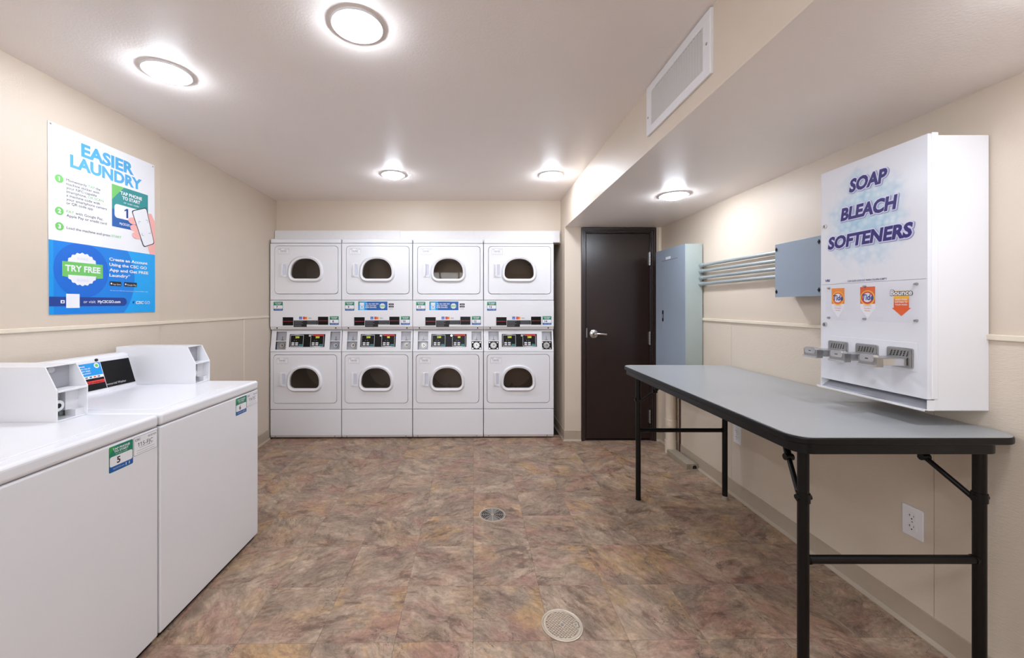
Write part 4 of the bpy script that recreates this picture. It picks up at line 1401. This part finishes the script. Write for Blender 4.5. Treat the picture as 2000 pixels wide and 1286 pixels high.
b.fbox(FE, .131, .144, 1.20, 1.235, .008, .012, M_steel)
epart(b, 'latch', bevel=.0008)

for k, (zp, zj) in enumerate(((1.624, 1.620), (1.578, 1.571), (1.528, 1.524), (1.479, 1.479))):
    l = ('topmost', 'second from top', 'third from top', 'lowest')[k]
    c = tag(empty('conduit', (1.737, PY0, zp)), '%s of four galvanised conduits between the grey panel and grey junction box' % l, 'conduit', 'galvanised conduits on the wall')
    MB().tube([(0, 0.0, 0), (0, 2.2 - PY0, zj - zp)], .0117, M_galv, n=14).build('pipe', c, smooth=40)
    b = MB().tube([(0, -.001, 0), (0, -.034, 0)], .0165, M_galv, n=8)
    b.tube([(0, -.034, 0), (0, -.05, 0)], .0145, M_galv, n=14)
    b.build('connector', c, smooth=30)
JX, JY0, JY1, JZ0, JZ1 = 1.660, 1.905, 2.203, 1.357, 1.652
jb = tag(empty('junction_box', (XR, (JY0 + JY1) / 2, JZ0)), 'square blue-grey junction box on the wall, partly behind the white vending cabinet', 'junction box')
jo = Vector(jb.location)
b = MB().box(JX + .004, XR - .004, JY0 + .003, JY1 - .003, JZ0 + .003, JZ1 - .003, M_grey)
for i in range(len(b.v)): b.v[i] = b.v[i] - jo
b.build('box', jb, bevel=.001)
b = MB().box(JX, JX + .004, JY0, JY1, JZ0, JZ1, M_grey)
for i in range(len(b.v)): b.v[i] = b.v[i] - jo
b.build('cover', jb, bevel=.001)
for yy in (JY0 + .012, JY1 - .012):
    for zz in (JZ0 + .03, JZ1 - .03):
        b = MB(); b.puck(F((JX, yy, zz), -Y, Z), 0, 0, .006, 0, .004, M_blackp, 10)
        b.fbox(F((JX, yy, zz), -Y, Z), -.0015, .0015, -.011, .011, 0, .003, M_slot)
        for i in range(len(b.v)): b.v[i] = b.v[i] - jo
        b.build('screw', jb)

# drain pipe in the corner and dark rod standing in for the shadow gap beside it, floor raceway
pp = tag(empty('wall_pipe', (1.708, 3.50, 0)), 'beige painted vertical pipe rising from the floor below the grey panel', 'pipe')
MB().tube([(0, 0, .0), (0, 0, .70)], .043, M_pvc, n=28).build('pipe', pp, smooth=40)
for z0, z1 in ((.0, .115), (.24, .30)):
    MB().tube([(0, 0, z0), (0, 0, z1)], .0475, M_pvc, n=28).build('coupling', pp, smooth=40)
dk = tag(MB().tube([(0, 0, 0), (0, 0, .69)], .007, mat('shadow_gap_brown', (74, 44, 30), .6), n=10).build('shadow_gap_rod', smooth=40, loc=(1.753, 3.43, 0)),
         'thin dark brown rod in place of the shadow gap beside the beige vertical pipe', 'pipe')
rw = tag(empty('floor_raceway', (1.70, 3.30, 0)), 'low dusty metal wire raceway on the floor along the wall under the table', 'raceway')
b = MB().box(-.042, .042, -.165, .165, .0, .044, M_race)
b.build('body', rw, bevel=.003)
b = MB()
fe = F((0, -.165, 0), X, Z)
b.ext(fe, [(-.046, 0), (.046, 0), (.046, .047), (-.046, .047)], 0, .003, M_race)
b.build('end_plate', rw, bevel=.001)
b = MB()
b.poly(fe, [(.004, .008)] + [(.020 + .016 * cos(a), .022 + .014 * sin(a)) for a in [pi - pi * k / 10 for k in range(11)]][::1] + [(.036, .008)], .0034, M_slot)
b.build('opening', rw)
b = MB()
for a in range(3):
    for c in range(3):
        b.disc(fe, -.034 + a * .012, .012 + c * .010, .003, .0034, M_slot, 8)
b.build('knockouts', rw)

# outlets on the right wall
def outlet(y, label):
    t = tag(empty('wall_outlet', (XR - .004, y, .434)), label, 'outlet', 'wall outlets under the table')
    f = F((0, 0, 0), -Y, Z)
    MB().ext(f, rrect(-.038, -.061, .038, .061, .004, 3), 0, .006, M_paper).build('cover_plate', t, bevel=.002)
    for v in (.021, -.021):
        b = MB()
        b.ext(f, rrect(-.017, v - .0155, .017, v + .0155, .010, 4), .006, .008, M_white2)
        b.fbox(f, -.008, -.0062, v - .001, v + .008, .008, .0083, M_slot)
        b.fbox(f, -.011, -.0062, v + .003, v + .005, .008, .0083, M_slot)
        b.fbox(f, .006, .0076, v - .0, v + .0075, .008, .0083, M_slot)
        b.disc(f, 0, v - .0085, .0028, .0083, M_slot, 10)
        b.build('receptacle', t)
    b = MB(); b.puck(f, 0, 0, .003, .006, .0075, M_steel, 10); b.build('screw', t)
outlet(1.592, 'white duplex wall outlet below the near end of the table')
outlet(2.672, 'white duplex wall outlet low on the wall at the far end of the table')

# ------------------------------------------------------------------ floor drains
def drain_mesh(t):
    return F((0, 0, 0), X, Y)
t = tag(empty('floor_drain', (.0855, 2.462, 0)), 'small round floor drain with spoked ring slots, further from the camera', 'floor drain', 'round floor drains')
f = F((0, 0, 0), X, Y)
R = .082
b = MB().lathe(f, 0, 0, [(R, -.002), (R, .002), (R - .003, .003), (R - .008, .002), (R - .008, -.002)], M_drain, n=48, close=False)
b.build('rim', t, smooth=40)
b = MB().puck(f, 0, 0, R - .004, -.0025, .0004, M_tub, 40); b.build('sump', t)
b = MB()
n = 64
for r0, r1 in ((.066, .071), (.055, .059), (.044, .048), (.033, .037), (.022, .026), (.0, .012)):
    o1 = [(r1 * cos(2 * pi * k / n), r1 * sin(2 * pi * k / n)) for k in range(n)]
    i1 = [(r0 * cos(2 * pi * k / n), r0 * sin(2 * pi * k / n)) for k in range(n)] if r0 else None
    if i1:
        for k in range(n):
            l = (k + 1) % n
            b.add([f.p(*o1[k], .0018), f.p(*o1[l], .0018), f.p(*i1[l], .0018), f.p(*i1[k], .0018)], [(0, 1, 2, 3)], M_drain2)
    else:
        b.poly(f, o1, .0018, M_drain2)
for k in range(8):
    a = k * pi / 4 + pi / 8 * 0
    c, s = cos(a), sin(a)
    b.poly(f, [(c * .0 - s * .002, s * .0 + c * .002), (c * .0 + s * .002, s * .0 - c * .002), (c * .075 + s * .002, s * .075 - c * .002), (c * .075 - s * .002, s * .075 + c * .002)], .0022, M_drain)
for a0, a1 in ((pi * .32, pi * .68), (pi * 1.32, pi * 1.68)):
    b.poly(f, [(.074 * cos(a0 + (a1 - a0) * k / 12), .074 * sin(a0 + (a1 - a0) * k / 12)) for k in range(13)] + [(0, 0)], .0016, M_drain2)
b.build('grate', t)

t = tag(empty('floor_drain', (.342, 1.612, 0)), 'larger round floor drain with pierced nickel cover, nearest the camera', 'floor drain', 'round floor drains')
R = .0835
b = MB().lathe(f, 0, 0, [(R, -.002), (R, .003), (R - .003, .004), (R - .007, .0025), (R - .008, .0015)], M_drain, n=48, close=False)
b.build('rim', t, smooth=40)
b = MB().ext(f, [((R - .007) * cos(2 * pi * k / 48), (R - .007) * sin(2 * pi * k / 48)) for k in range(48)], -.0025, .0018, M_drain,
              hole=[(.067 * cos(2 * pi * k / 48), .067 * sin(2 * pi * k / 48)) for k in range(48)])
b.puck(f, 0, 0, .012, -.0025, .0018, M_drain, 24)
b.ext(f, [(.046, -.008), (.069, -.014), (.069, .014), (.046, .008)], -.0025, .0018, M_drain)
b.build('cover', t)
MB().puck(f, 0, 0, .068, -.0028, -.0006, M_tub, 40).build('sump', t)
b = MB()
for r in range(-9, 10):
    for c in range(-6, 7):
        cx, cy = c * .0132 + (.0066 if r % 2 else 0), r * .0072
        d = sqrt(cx * cx + cy * cy)
        if d > .0655 or d < .012 or (cx > .044 and abs(cy) < .012): continue
        h6 = [(cx + .0062, cy), (cx + .0026, cy + .0031), (cx - .0026, cy + .0031), (cx - .0062, cy), (cx - .0026, cy - .0031), (cx + .0026, cy - .0031)]
        b.ext(f, h6, -.002, .0016, M_drain)
tag(b.build('mesh_grate', t), kind='stuff')
MB().puck(f, 0, 0, .007, .0014, .003, M_drain2, 16).build('screw', t)
MB().puck(f, .055, 0, .005, .0014, .0028, M_drain2, 12).build('screw', t)
